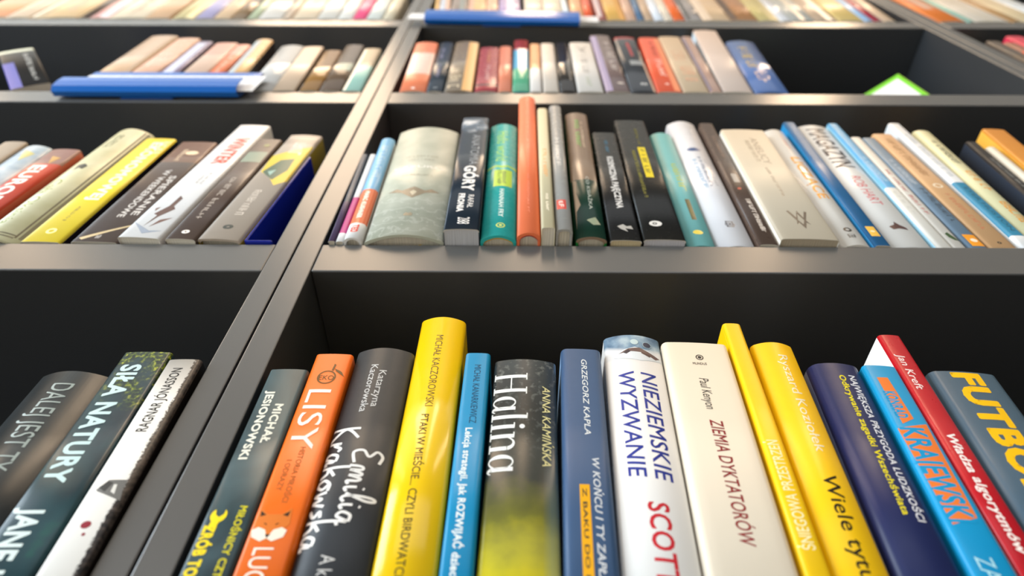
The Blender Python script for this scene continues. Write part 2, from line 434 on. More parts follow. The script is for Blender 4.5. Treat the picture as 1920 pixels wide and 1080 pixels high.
    if 'hb' in o:
        bm = bmesh.new()
        for zz in (sq - .0014, h - sq - .0004):
            for i in range(m):
                x0, x1 = px[i], px[i + 1]; a, c = ys[i] + tk + .0001, ys[i + 1] + tk + .0001
                vs = [bm.verts.new(p) for p in ((x0, a, zz), (x1, c, zz), (x1, c + .0018, zz), (x0, a + .0018, zz), (x0, a, zz + .0018), (x1, c, zz + .0018), (x1, c + .0018, zz + .0018), (x0, a + .0018, zz + .0018))]
                for f in ((3, 2, 1, 0), (4, 5, 6, 7), (0, 1, 5, 4), (2, 3, 7, 6)): bm.faces.new([vs[k] for k in f])
        link('headband', bm, ink(o['hb'], .7), root)
    if 'ribbon' in o:
        for nm, col, pts in (('ribbon_bookmark', '#1f8f80', [(.56, .016), (.72, .0105), (.88, .011), (.93, .014), (.86, .019), (.62, .021)]), ('ribbon_bookmark', '#e2b23a', [(.50, .018), (.60, .0125), (.72, .0098), (.70, .0108), (.60, .0155), (.56, .020)])):
            bm = bmesh.new(); zz = .0006 if col[1] == '1' else .0014
            lo = [bm.verts.new((u * t, yy, zz)) for u, yy in pts]; hi = [bm.verts.new((u * t, yy, zz + .0005)) for u, yy in pts]
            bm.faces.new(lo[::-1]); bm.faces.new(hi)
            for i in range(len(lo)): bm.faces.new((lo[i], lo[(i + 1) % len(lo)], hi[(i + 1) % len(lo)], hi[i]))
            bmesh.ops.recalc_face_normals(bm, faces=bm.faces[:])
            ob = link(nm, bm, ink(col, .5), root); ob['label'] = ('teal' if col[1] == '1' else 'yellow') + ' ribbon bookmark'
    return root
# ------------------------------------------------------------------ setting and bookcases
def struct(name, bm, m):
    o = link(name, bm, m); o['kind'] = 'structure'; return o
flm, fnt, fb = new_mat('floor_vinyl', lin('#cfc8bc'), .45)
struct('floor', box_bm(-4, 4, -4, 0.6, -0.1, 0), flm)
wlm = new_mat('wall_paint', lin('#cfcac2'), .7)[0]
struct('wall_back', box_bm(-4, 4, 0.335, 0.6, 0, 3.5), wlm)
struct('ceiling', box_bm(-4, 4, -4, 0.6, 3.5, 3.6), new_mat('ceiling_paint', lin('#e6e2da'), .8)[0])
def board(name, bm, parent):
    """laminate board: dark faces, lighter edge banding on the edge facing the room"""
    y0 = min(v.co.y for v in bm.verts)
    for f in bm.faces:
        if f.normal.y < -0.5 and f.calc_center_median().y < y0 + .002: f.material_index = 1
    return link(name, bm, [LAM, EDGE], parent)
TOPS = [1.2 + 0.069807 + 0.333625 * k for k in range(-3, 4)]; TH = 0.03533; TOPH = 1.2 + 0.069807 + 0.333625 * 4; DEPTH = 0.30
def bookcase(x0, x1, tp, label):
    r = thing('bookcase', label, 'bookcase', ((x0 + x1) / 2, 0, 0), group='anthracite bookcases side by side')
    c = (x0 + x1) / 2
    for a, b in ((x0, x0 + tp), (x1 - tp, x1)):
        board('side_panel', box_bm(a - c, b - c, 0, DEPTH, 0, TOPH, .0009), r)
    for zt in TOPS: board('shelf', box_bm(x0 + tp - c + .0002, x1 - tp - c - .0002, 0.0003, DEPTH, zt - TH, zt, .0012), r)
    board('top_board', box_bm(x0 + tp - c + .0002, x1 - tp - c - .0002, 0.0003, DEPTH, TOPH - TH, TOPH, .0012), r)
    link('back_panel', box_bm(x0 - c + .002, x1 - c - .002, DEPTH, DEPTH + .006, 0.0, TOPH), LAM, r)
    link('plinth', box_bm(x0 + tp - c + .0002, x1 - tp - c - .0002, 0.02, .04, 0, TOPS[0] - TH), LAM, r)
    return r
bookcase(-0.9887, -0.1649, 0.0160, 'anthracite bookcase on the left, holding the leaning runs of books')
bookcase(-0.1636, 0.6627, 0.0178, 'anthracite bookcase in the middle, widest in view, with an empty stretch of shelf')
bookcase(0.6637, 1.49, 0.0203, 'anthracite bookcase on the right, only its left panel and few books seen')
# ------------------------------------------------------------------ books: kind, colour, (x, y, z, lean, thickness, height), label, group, options, printing
BOOKS=[
 ('h','#1a2124',(-0.27793, -0.0039, 1.27055, 0.73367, 0.04225, 0.19075),'dark green hardcover with thin pale capitals, leftmost in the bottom left row','books on the bottom shelf of the left bookcase',{'b': 6, 'g': 0.3},[('T', 'DALEJ JEST TY', 0.0507, 0.3625, 0.5304, 0.3, '#9aa5a0', 'cw', -0.012, 0)]),
 ('p','#1c3038',(-0.23116, -0.0039, 1.27001, -0.52618, 0.02875, 0.20746),'dark forest-patterned paperback with pale blue-green capitals in the bottom left row','books on the bottom shelf of the left bookcase',{'b': 0.6, 'g': 0.28, 'tex': ('forest',)},[('T', 'SIŁA NATURY', 0.052, 0.4467, 0.3948, 0.42, '#c3dedd', 'cw', 0.035, 0), ('T', 'JANE H', 0.5114, 0.6928, 0.4014, 0.42, '#cfe0de', 'cw', 0.035, 0)]),
 ('p','#dcdcd6',(-0.20104, -0.0039, 1.27001, -0.80656, 0.01984, 0.20114),'white paperback with ragged black edge, house drawing and red drop in the bottom left row','books on the bottom shelf of the left bookcase',{'b': 0.6, 'g': 0.4, 'sr': '#15110f', 'tex': ('ragged',)},[('T', 'RAGNAR JÓNASSON', 0.2718, 0.0368, 0.4506, 0.3, '#20201f', 'ccw', 0.012, 0), ('G', [(0.2259, 0.4477), (0.4077, 0.4209), (0.8539, 0.4197), (0.8574, 0.4467), (0.9325, 0.4773), (0.2747, 0.4521)], '#6d6c69'), ('G', [(0.2587, 0.4418), (0.3973, 0.4239), (0.5496, 0.4285), (0.4607, 0.4537)], '#3a3937'), ('G', [(0.6008, 0.4538), (0.5852, 0.4331), (0.6625, 0.4331), (0.7194, 0.4598)], '#dad9d3'), ('O', 0.4835, 0.5404, 1.9, '#8a0f24', 1.2, 0), ('O', 0.5516, 0.5641, 0.8, '#8a0f24', 1.0, 0)]),
 ('p','#2a3d43',(-0.1418, -0.0039, 1.27008, 0.18985, 0.02231, 0.19336),'dark teal paperback with a yellow wrench on its spine in the bottom row','books on the bottom shelf of the middle bookcase',{'b': 0.7, 'g': 0.3, 'tex': ('smoke',)},[('T', 'MICHAŁ', 0.1394, 0.2777, 0.6398, 0.21, '#e8e6d6', 'cw', 0.04, 0), ('T', 'JESIONOWSKI', 0.088, 0.3317, 0.3072, 0.21, '#e8e6d6', 'cw', 0.04, 0), ('T', 'MIŁOŚNICY CZTERECH', 0.468, 0.7182, 0.7649, 0.16, '#d9cf1e', 'cw', 0.03, 0), ('T', 'ZRÓB TO', 0.5198, 0.6463, 0.2491, 0.26, '#f3d80d', 'cw', 0.05, 0), ('G', [(0.2099, 0.4784), (0.1771, 0.4818), (0.1533, 0.4861), (0.14, 0.491), (0.138, 0.4961), (0.1476, 0.5011), (0.1681, 0.5057), (0.1981, 0.5094), (0.2355, 0.5122), (0.2779, 0.5137), (0.3222, 0.514), (0.3655, 0.5128), (0.4049, 0.5105), (0.4376, 0.507), (0.4614, 0.5027), (0.4748, 0.4978), (0.4767, 0.4927), (0.4671, 0.4877), (0.4466, 0.4832), (0.4167, 0.4794), (0.4074, 0.4915), (0.3274, 0.4993), (0.2474, 0.4925)], '#f3d80d'), ('G', [(0.2074, 0.5062), (0.3874, 0.5062), (0.3374, 0.5278), (0.1774, 0.5278)], '#f3d80d')]),
 ('p','#ea6c14',(-0.11911, -0.0039, 1.27017, 0.40955, 0.02222, 0.20642),'orange paperback with a fox face in the bottom row','books on the bottom shelf of the middle bookcase',{'b': 0.6, 'g': 0.3},[('O', 0.4983, 0.0942, 5.4, '#6b4a1d', 1.0, 0.82), ('H', 'EKO', 0.3061, 0.6952, 0.0953, 0.0183, '#6b4a1d'), ('G', [(0.7689, 0.0664), (0.6436, 0.0602), (0.6948, 0.0708), (0.9471, 0.0915), (0.852, 0.0727)], '#6b4a1d'), ('G', [(0.5743, 0.0667), (0.6006, 0.0408), (0.6524, 0.0451), (0.6254, 0.0709)], '#6b4a1d'), ('T', 'LISY', 0.1411, 0.3428, 0.473, 0.6, '#f6efe2', 'cw', -0.004, 0), ('T', 'HISTORIA MIŁOŚCI', 0.3362, 0.4931, 0.538, 0.13, '#9c5a2a', 'cw', 0, 0), ('T', 'I ODRAZY', 0.3752, 0.4623, 0.3194, 0.13, '#9c5a2a', 'cw', 0, 0), ('T', 'LUCY', 0.6036, 0.7097, 0.4574, 0.42, '#f6efe2', 'cw', 0, 0), ('G', [(0.0487, 0.5472), (0.0997, 0.5069), (0.2697, 0.5234), (0.5757, 0.5234), (0.7457, 0.5069), (0.7967, 0.5472), (0.5927, 0.5728), (0.4227, 0.5875), (0.2527, 0.5728)], '#d97628'), ('G', [(0.1167, 0.5143), (0.1337, 0.5289), (0.2527, 0.5252)], '#3a2412'), ('G', [(0.7287, 0.5143), (0.7117, 0.5289), (0.5927, 0.5252)], '#3a2412'), ('G', [(0.0657, 0.5618), (0.1847, 0.5553), (0.3377, 0.5618), (0.4227, 0.582), (0.3037, 0.5893), (0.0997, 0.5783)], '#f3e7d6'), ('G', [(0.7797, 0.5618), (0.6607, 0.5553), (0.5077, 0.5618), (0.4227, 0.582), (0.5417, 0.5893), (0.7457, 0.5783)], '#f3e7d6'), ('G', [(0.2527, 0.5454), (0.3377, 0.5509), (0.3207, 0.5465)], '#2a1a10'), ('G', [(0.5927, 0.5454), (0.5077, 0.5509), (0.5247, 0.5465)], '#2a1a10'), ('G', [(0.3683, 0.5728), (0.4771, 0.5728), (0.4227, 0.582)], '#211712')]),
 ('h','#2f3236',(-0.0965, -0.0039, 1.27034, 0.54582, 0.03449, 0.2119),'charcoal hardcover with white brush-script title in the bottom row','books on the bottom shelf of the middle bookcase',{'b': 5, 'g': 0.38},[('T', 'Katarzyna', 0.0901, 0.2228, 0.5722, 0.13, '#cfd0ce', 'cw', 0, 0), ('T', 'Kaczorowska', 0.0675, 0.2395, 0.4092, 0.13, '#cfd0ce', 'cw', 0, 0), ('X', 'Emilia', 0.3557, 0.5654, 0.6432, 0.42, '#efefec'), ('X', 'Krakowska', 0.2873, 0.62, 0.2346, 0.42, '#efefec'), ('T', 'A k', 0.6288, 0.674, 0.4754, 0.2, '#c9cac8', 'cw', 0, 0)]),
 ('h','#f2c80a',(-0.06162, -0.0039, 1.27032, 0.61798, 0.0287, 0.24154),'tall yellow hardcover with fine brown capitals, tallest in the bottom row','books on the bottom shelf of the middle bookcase',{'b': 4.5, 'g': 0.16},[('T', 'MICHAŁ KACZOROWSKI', 0.0725, 0.3158, 0.4971, 0.16, '#5a4612', 'cw', 0, 0), ('T', 'PTAKI W MIEŚCIE... CZYLI BIRDWATCHING', 0.3396, 0.7644, 0.4599, 0.15, '#4a3a10', 'cw', 0.012, 0)]),
 ('p','#0388ba',(-0.03256, -0.0039, 1.27032, 1.2348, 0.01471, 0.2078),'thin cyan paperback with white lettering in the bottom row','books on the bottom shelf of the middle bookcase',{'b': 0.5, 'g': 0.3},[('T', 'MICHAŁ KANARKIEWICZ', 0.0488, 0.2618, 0.5526, 0.27, '#103a58', 'cw', 0, 0), ('T', 'Lekcja strategii. Jak ROZWIJAĆ dzieci', 0.2777, 0.6717, 0.4588, 0.26, '#e9f2f2', 'cw', 0.03, 0)]),
 ('h','#23282a',(-0.01746, -0.0039, 1.27123, 1.94305, 0.03611, 0.20217),'hardcover fading from grey to yellow with a large white name in the bottom row','books on the bottom shelf of the middle bookcase',{'b': 3, 'g': 0.27, 'tex': ('fade',)},[('X', 'Halina', 0.0549, 0.4043, 0.2833, 0.5, '#eef0ec'), ('T', 'ANNA KAMIŃSKA', 0.1027, 0.3744, 0.8444, 0.13, '#e8e0a0', 'cw', 0, 0.2)]),
 ('p','#385478',(0.01903, -0.0039, 1.27115, 2.72993, 0.02402, 0.21161),'slate blue paperback with an orange-yellow subtitle strip in the bottom row','books on the bottom shelf of the middle bookcase',{'b': 0.6, 'g': 0.4, 'side': '#6f8db2', 'sl': '#8db0d8', 'rc': 3.5},[('T', 'GRZEGORZ KAPLA', 0.0433, 0.3117, 0.5619, 0.14, '#dfe2e0', 'cw', 0.01, 0.2), ('T', 'W KOŃCU I TY ZAPŁACZESZ', 0.3803, 0.7835, 0.6887, 0.15, '#cfd4d8', 'cw', 0.02, 0.2), ('R', 0.32859616289586013, 0.5285961628958602, 0.4563, 0.98, '#e8a80c'), ('T', 'Z BAKU DO RYGI GRANICAMI', 0.4663, 0.95, 0.4286, 0.09, '#3d3a2c', 'cw', 0.02, 0)]),  # side, sl: window light painted into the covers as lighter blues
 ('h','#e6e6e4',(0.0435, -0.0039, 1.27204, 3.39571, 0.03436, 0.22434),'white hardcover with a blue photo at the top and blue title in the bottom row','books on the bottom shelf of the middle bookcase',{'b': 4.5, 'g': 0.25, 'tex': ('topphoto',)},[('T', 'NIEZIEMSKIE', 0.1443, 0.4761, 0.6972, 0.27, '#1b2f8c', 'cw', 0.012, 0.12), ('T', 'WYZWANIE', 0.1421, 0.4689, 0.3271, 0.27, '#1b2f8c', 'cw', 0.012, 0.12), ('T', 'SCOTT', 0.5304, 0.7117, 0.5579, 0.3, '#c02330', 'cw', 0.02, 0.05), ('G', [(0.14, 0.088), (0.3, 0.06), (0.52, 0.048), (0.78, 0.06), (0.97, 0.09), (0.6, 0.1)], '#dde2e4'), ('G', [(0.22, 0.075), (0.4, 0.055), (0.6, 0.05), (0.94, 0.08), (0.86, 0.088), (0.64, 0.068), (0.42, 0.066)], '#6d5650'), ('G', [(0.3, 0.07), (0.4, 0.058), (0.44, 0.066), (0.36, 0.076)], '#3a3036'), ('G', [(0.62, 0.066), (0.78, 0.076), (0.76, 0.084), (0.62, 0.072)], '#574038'), ('O', 0.52, 0.028, 2.4, '#c3d6d6', 1.0, 0), ('O', 0.74, 0.036, 2.8, '#232c45', 1.0, 0), ('O', 0.74, 0.036, 2.9, '#8fa9b8', 1, 0.8)]),
 ('p','#e3d8c4',(0.07912, -0.0039, 1.27225, 3.22504, 0.0398, 0.21732),'thick cream paperback with a dark red title in the bottom row','books on the bottom shelf of the middle bookcase',{'b': 0.7, 'g': 0.42, 'side': '#ece6da', 'rc': 3.5},[('O', 0.5157, 0.06, 2.3, '#1c1c1c', 1, 0.72), ('O', 0.5157, 0.06, 1.1, '#1c1c1c', 1.0, 0), ('H', 'MUNDUS', 0.3945, 0.5974, 0.0844, 0.0092, '#2a2622'), ('T', 'Paul Kenyon', 0.1403, 0.2486, 0.4988, 0.14, '#2c2724', 'cw', 0.0, 0.2), ('T', 'ZIEMIA DYKTATORÓW', 0.2834, 0.6193, 0.5216, 0.18, '#8a1c22', 'cw', 0.01, 0.15)]),  # side: lit left edge painted in as a paler cream on the covers
 ('p','#f4c60c',(0.12111, -0.0039, 1.2706, 2.95926, 0.0114, 0.23669),'thin yellow paperback with pale capitals reading upwards in the bottom row','books on the bottom shelf of the middle bookcase',{'b': 0.5, 'g': 0.34},[('T', 'ŚNIEGOWA PRZESTRZEŃ', 0.6535, 0.3958, 0.4535, 0.5, '#f7efbb', 'ccw', 0.01, 0), ('T', 'S', 0.905, 0.935, 0.5, 0.5, '#f7efbb', 'ccw', 0.01, 0), ('O', 0.5, 0.875, 1.0, '#f7efbb', 1.0, 0)]),
 ('h','#f5c50f',(0.13295, -0.0039, 1.2716, 3.59722, 0.02535, 0.21849),'yellow hardcover with rounded spine and large black title word in the bottom row','books on the bottom shelf of the middle bookcase',{'b': 4, 'g': 0.3},[('T', 'Ryszard Koziołek', 0.0501, 0.3804, 0.6129, 0.22, '#f6efd0', 'cw', 0, 0), ('T', 'Wiele tytułów', 0.4441, 0.78, 0.5672, 0.3, '#221a08', 'cw', 0.01, 0)]),
 ('p','#1a2350',(0.15877, -0.0039, 1.27249, 4.76648, 0.02992, 0.20013),'navy paperback with white and yellow title lines in the bottom row','books on the bottom shelf of the middle bookcase',{'b': 3, 'g': 0.35, 'side': '#7286c6', 'rc': 5},[('T', 'NAJWIĘKSZA PRZYGODA LUDZKOŚCI', 0.0474, 0.5194, 0.7028, 0.13, '#e9ebf0', 'cw', 0.02, 0), ('T', 'Odkrywanie zagadki Wszechświata', 0.0499, 0.5056, 0.5077, 0.12, '#e8d71c', 'cw', 0.02, 0)]),  # side: periwinkle is the navy cover with left window light painted in
 ('p','#0f93c8',(0.1907, -0.0039, 1.27146, 4.3, 0.01938, 0.19859),'sky blue paperback with orange lettering blocks in the bottom row','books on the bottom shelf of the middle bookcase',{'b': 0.6, 'g': 0.32},[('G', [(0.2272, 0.0501), (0.5343, 0.0498), (0.6187, 0.2049), (0.2525, 0.2246)], '#e87c34'), ('T', 'KONRAD', 0.1051, 0.2041, 0.368, 0.34, '#0f93c8', 'cw', 0.04, 0), ('G', [(0.0591, 0.2409), (0.8858, 0.2214), (0.8022, 0.504), (0.1405, 0.5257)], '#e87c34'), ('T', 'KRAJEWSKI', 0.2375, 0.5194, 0.4514, 0.66, '#0f93c8', 'cw', 0.03, 0), ('T', 'ZA', 0.6029, 0.6583, 0.4145, 0.4, '#a9dbe8', 'cw', 0, 0)]),
 ('p','#b41622',(0.21151, -0.0039, 1.27097, 4.0, 0.01381, 0.22629),'red paperback with white pages showing and a white title in the bottom row','books on the bottom shelf of the middle bookcase',{'b': 0.7, 'g': 0.28, 'side': '#f1f0ee'},[('T', 'Jan Kreft', 0.0779, 0.2064, 0.4295, 0.32, '#f2ded8', 'cw', 0.01, 0.15), ('T', 'Władza algorytmów', 0.3469, 0.6452, 0.482, 0.34, '#f4e9e4', 'cw', 0.03, 0.15)]),
 ('p','#425a6c',(0.22586, -0.0039, 1.27337, 5.0, 0.03856, 0.19307),'thick slate blue paperback with big yellow capitals in the bottom row','books on the bottom shelf of the middle bookcase',{'b': 1.5, 'g': 0.36, 'side': '#6f8ca6', 'rc': 4},[('T', 'FUTBOL', 0.005, 0.444, 0.516, 0.42, '#f3bd0a', 'cw', 0.05, 0)]),  # side: cool daylight on the slate cover, put into its colour
 ('p','#9a8d7c',(-0.50381, -0.0039, 1.60363, -0.3, 0.02338, 0.17791),'plain beige paperback, leftmost in the second left row up','books on the second shelf of the left bookcase',{'b': 0.8, 'g': 0.4},[]),
 ('h','#a9bccb',(-0.48004, -0.0039, 1.60363, -0.22276, 0.02838, 0.16907),'pale blue hardcover with white capitals and a yellow patch in the second left row up','books on the second shelf of the left bookcase',{'b': 4, 'g': 0.3, 'tex': ('cloud',)},[('K', 0.3, 0.62, 0.42, 0.5, '#f2f4f4', 4, 3, 0.25), ('G', [(0.35, 0.06), (0.8, 0.1), (0.6, 0.2)], '#d8cf8a')]),
 ('p','#b8553c',(-0.45133, -0.0039, 1.60441, 1.57033, 0.02838, 0.16044),'brick red paperback with white block capitals in the second left row up','books on the second shelf of the left bookcase',{'b': 1, 'g': 0.3, 'bands': [(0, 0.2, '#8f6558'), (0.2, 1, '#c2452c')]},[('T', 'EUROPA 0', 0.22, 0.86, 0.45, 0.5, '#f3ece6', 'cw', 0.03, 0), ('G', [(0.4, 0.1), (0.75, 0.12), (0.6, 0.2)], '#c79a52')]),
 ('h','#d6d2ac',(-0.42119, -0.0039, 1.60499, 1.87302, 0.04165, 0.21046),'large cream hardcover with rounded spine and dark ornamental border in the second left row up','books on the second shelf of the left bookcase',{'b': 8, 'g': 0.34, 'tex': ('cream',)},[('R', 0.84, 0.87, 0.01, 0.97, '#57543f'), ('R', 0.9, 0.955, 0.01, 0.97, '#6b6850'), ('R', 0.03, 0.84, 0.955, 0.962, '#57543f'), ('R', 0.1, 0.84, 0.97, 0.978, '#6b6850'), ('K', 0.08, 0.22, 0.45, 0.2, '#8a865f', 7, 5, 0.25), ('T', 'Cała Oksinia', 0.54, 0.9, 0.4, 0.24, '#7f9440', 'cw', 0, 0), ('G', [(0.36, 0.4), (0.5, 0.39), (0.6, 0.41), (0.56, 0.44), (0.46, 0.43), (0.4, 0.455)], '#3c3a30')]),
 ('p','#f2d838',(-0.37826, -0.00061, 1.60451, 1.61509, 0.03114, 0.19408),'yellow paperback with white outlined capitals and black side in the second left row up','books on the second shelf of the left bookcase',{'b': 0.6, 'g': 0.3, 'side': '#17151f'},[('T', 'EKONOMOWEJ', 0.05, 0.66, 0.62, 0.34, '#fbf6d6', 'cw', 0.05, 0), ('K', 0.04, 0.2, 0.86, 0.2, '#fbf6d6', 4, 9, 0.25), ('K', 0.72, 0.84, 0.5, 0.08, '#8a7a30', 10, 4, 0.25), ('O', 0.5, 0.92, 4, '#f8ef9a', 1, 0.5)]),
 ('p','#5d4f47',(-0.33954, -0.00066, 1.60486, 1.94132, 0.03635, 0.18581),'brown paperback with bright emblem and two lines of white capitals, second left row up','books on the second shelf of the left bookcase',{'b': 0.6, 'g': 0.3, 'bands': [(0, 0.25, '#7a5a46')]},[('O', 0.62, 0.14, 4.2, '#f3d7b0', 1.5, 0), ('K', 0.1, 0.24, 0.4, 0.12, '#e0c5a5', 6, 3, 0.25), ('T', 'W WEEKENDOWE', 0.34, 0.8, 0.52, 0.17, '#d7d2cc', 'cw', 0.02, 0), ('T', 'SPIERANIE', 0.4, 0.78, 0.78, 0.17, '#d7d2cc', 'cw', 0.02, 0), ('G', [(0.1, 0.97), (0.95, 0.86), (0.97, 0.87), (0.2, 0.985)], '#c9b48a'), ('K', 0.95, 0.975, 0.5, 0.1, '#d0ccc6', 3, 3, 0.25)]),
 ('p','#eceae8',(-0.30276, -0.0044, 1.60613, 4.32641, 0.0331, 0.22015),'white paperback with red capitals and brown ink splashes in the second left row up','books on the second shelf of the left bookcase',{'b': 0.6, 'g': 0.28},[('T', 'WINTER', 0.15, 0.42, 0.6, 0.42, '#e2543c', 'cw', 0.04, 0), ('K', 0.48, 0.6, 0.68, 0.08, '#b0ada8', 9, 8, 0.25), ('K', 0.5, 0.6, 0.55, 0.08, '#b0ada8', 8, 3, 0.25), ('G', [(0.5, 0.7), (0.62, 0.72), (0.6, 0.78), (0.7, 0.8), (0.48, 0.86), (0.35, 0.93), (0.42, 0.85), (0.3, 0.84), (0.48, 0.78)], '#5d4038'), ('G', [(0.6, 0.88), (0.85, 0.86), (0.5, 0.93)], '#6e4a40'), ('G', [(0.2, 0.8), (0.3, 0.79), (0.25, 0.82)], '#6e4a40'), ('G', [(0.05, 0.9), (0.6, 0.955), (0.9, 0.95), (0.5, 0.975)], '#8d98a8')]),
 ('p','#5b4b42',(-0.26636, -0.00358, 1.60506, 3.44108, 0.02376, 0.18644),'dark brown paperback with pale green label and faint white title, second left row up','books on the second shelf of the left bookcase',{'b': 0.6, 'g': 0.3},[('R', 0.1, 0.9, 0.16, 0.28, '#8d9784'), ('K', 0.45, 0.85, 0.5, 0.2, '#b3a79b', 12, 3, 0.25), ('O', 0.5, 0.945, 2.6, '#efe9e2', 1.2, 0.3), ('O', 0.6, 0.08, 3, '#8a8a5a', 1.0, 0)]),
 ('h2','#b3a596',(-0.24211, -0.00328, 1.60611, 4.23249, 0.03357, 0.19776),'taupe hardcover with yellow picture band and blue-green figure in the second left row up','books on the second shelf of the left bookcase',{'b': 1.2, 'g': 0.3, 'side': '#a8902a', 'bands': [(0.05, 0.11, '#a08f80')]},[('G', [(0.02, 0.25), (0.98, 0.13), (0.99, 0.5), (0.75, 0.55), (0.45, 0.47), (0.1, 0.42)], '#d5b92a'), ('G', [(0.15, 0.42), (0.4, 0.3), (0.75, 0.28), (0.8, 0.4), (0.6, 0.5), (0.35, 0.46)], '#3d5a48'), ('G', [(0.3, 0.42), (0.5, 0.4), (0.45, 0.46)], '#8fb3a8'), ('K', 0.6, 0.82, 0.5, 0.2, '#c9c0b4', 9, 4, 0.25), ('O', 0.5, 0.91, 3.2, '#2c3430', 1.3, 0.3), ('K', 0.1, 0.24, 0.6, 0.4, '#dcd9d2', 5, 8, 0.25)]),
 ('p','#2f4052',(-0.14127, -0.00266, 1.60363, -1.4859, 0.00525, 0.15486),'thin navy paperback against the left side panel in the second row up','books on the second shelf of the middle bookcase',{'b': 0.3, 'g': 0.4, 'bands': [(0.6, 1, '#4a3a58')]},[]),
 ('p','#c9d0d4',(-0.13566, -0.00223, 1.60363, -0.89845, 0.00569, 0.15592),'thin pale grey paperback with magenta lower band in the second row up','books on the second shelf of the middle bookcase',{'b': 0.3, 'g': 0.4, 'bands': [(0.55, 0.92, '#b02a7c'), (0.92, 1, '#e6e6e6')]},[]),
 ('h2','#e8e8e6',(-0.12958, -0.00561, 1.60363, -0.85836, 0.01382, 0.18592),'slim hardcover banded light blue, orange and white in the second row up','books on the second shelf of the middle bookcase',{'b': 2.5, 'g': 0.3, 'bands': [(0, 0.575, '#6fb2de'), (0.575, 0.88, '#dc6a3a')]},[('T', 'MARC KUSHNER', 0.6, 0.84, 0.5, 0.3, '#f4e6dc', 'cw', 0.05, 0), ('K', 0.1, 0.46, 0.55, 0.4, '#b9d6e8', 9, 3, 0.25), ('T', 'TED', 0.895, 0.955, 0.5, 0.42, '#d8392c', 'cw', 0.05, 0)]),
 ('h','#bdc0ae',(-0.11407, -0.00839, 1.60363, -0.79231, 0.06085, 0.20699),'very thick sage hardcover with ornamental scrolls and a ribbon in the second row up','books on the second shelf of the middle bookcase',{'b': 7, 'g': 0.28, 'tex': ('sage',), 'ribbon': 1},[('H', 'CEZURO', 0.12, 0.86, 0.435, 0.02, '#eeede6'), ('K2', 0.25, 0.75, 0.33, 0.016, '#9a9a88', 9, 3), ('K2', 0.3, 0.72, 0.365, 0.014, '#a1a190', 8, 4), ('K2', 0.28, 0.74, 0.515, 0.014, '#9a9a88', 9, 5), ('G', [(0.14, 0.655), (0.26, 0.635), (0.34, 0.655), (0.42, 0.64), (0.5, 0.625), (0.58, 0.64), (0.66, 0.655), (0.74, 0.635), (0.86, 0.655), (0.72, 0.668), (0.66, 0.675), (0.58, 0.7), (0.5, 0.72), (0.42, 0.7), (0.34, 0.675), (0.28, 0.668)], '#756b58'), ('G', [(0.45, 0.67), (0.5, 0.655), (0.55, 0.67), (0.5, 0.7)], '#b5ae98'), ('G', [(0.44, 0.85), (0.47, 0.835), (0.5, 0.845), (0.53, 0.835), (0.56, 0.85), (0.55, 0.862), (0.45, 0.862)], '#7a7460')]),
 ('p','#232f3b',(-0.05287, -0.0137, 1.60368, 0.10334, 0.02704, 0.22018),'navy paperback with white mountain at its top and white title in the second row up','books on the second shelf of the middle bookcase',{'b': 0.7, 'g': 0.2, 'tex': ('snow',), 'pg': '#c9ccd2'},[('T', 'ANATOMIA', 0.2, 0.5, 0.62, 0.3, '#8e979e', 'cw', 0, 0), ('T', 'GÓRY', 0.51, 0.72, 0.56, 0.4, '#f0f0ee', 'cw', 0.04, 0), ('T', 'RAFAŁ', 0.755, 0.85, 0.68, 0.18, '#e6e6e4', 'cw', 0.01, 0), ('T', 'FRONIA', 0.745, 0.88, 0.4, 0.2, '#f0f0ee', 'cw', 0.05, 0), ('T', '288', 0.92, 0.965, 0.55, 0.36, '#f0f0ee', 'cw', 0.0, 0)]),
 ('h','#2fb0ac',(-0.02522, -0.00822, 1.60381, 0.36291, 0.02745, 0.21696),'teal hardcover with lime title and yellow headband in the second row up','books on the second shelf of the middle bookcase',{'b': 4.5, 'g': 0.26, 'hb': '#e8b021'},[('T', 'Hello world', 0.09, 0.4, 0.5, 0.42, '#a9d84a', 'cw', 0.0, 0), ('G', [(0.02, 0.455), (0.3, 0.44), (0.5, 0.45), (0.7, 0.44), (0.98, 0.455), (0.98, 0.47), (0.7, 0.455), (0.5, 0.47), (0.3, 0.455), (0.02, 0.47)], '#a9d84a'), ('R', 0.26, 0.84, 0.485, 0.63, '#b4d93a'), ('K', 0.5, 0.61, 0.6, 0.12, '#4d6a38', 6, 3, 0.25), ('K', 0.49, 0.62, 0.45, 0.12, '#4d6a38', 8, 4, 0.25), ('T', 'HANNAH FRY', 0.655, 0.87, 0.55, 0.15, '#cfeae6', 'cw', 0.03, 0), ('O', 0.55, 0.93, 3.6, '#c9dc5a', 1, 0.72), ('O', 0.55, 0.93, 1.3, '#c9dc5a', 1.0, 0)]),
 ('h','#f07a4e',(0.00261, -0.01067, 1.60382, 0.59376, 0.01819, 0.29151),'tall coral hardcover with red headband, overlapping the shelf above in the second row up','books on the second shelf of the middle bookcase',{'b': 3.5, 'g': 0.35, 'hb': '#b31f2a'},[('K', 0.06, 0.9, 0.5, 0.1, '#d9633c', 40, 6, 0.3)]),
 ('p','#cfc5a2',(0.02117, -0.01534, 1.60379, 0.89854, 0.01029, 0.24271),'slim pale khaki paperback with faint orange title in the second row up','books on the second shelf of the middle bookcase',{'b': 0.4, 'g': 0.4},[('K', 0.42, 0.66, 0.5, 0.34, '#d99a4e', 8, 4, 0.25), ('K', 0.78, 0.9, 0.5, 0.2, '#f0ead2', 5, 2, 0.25)]),
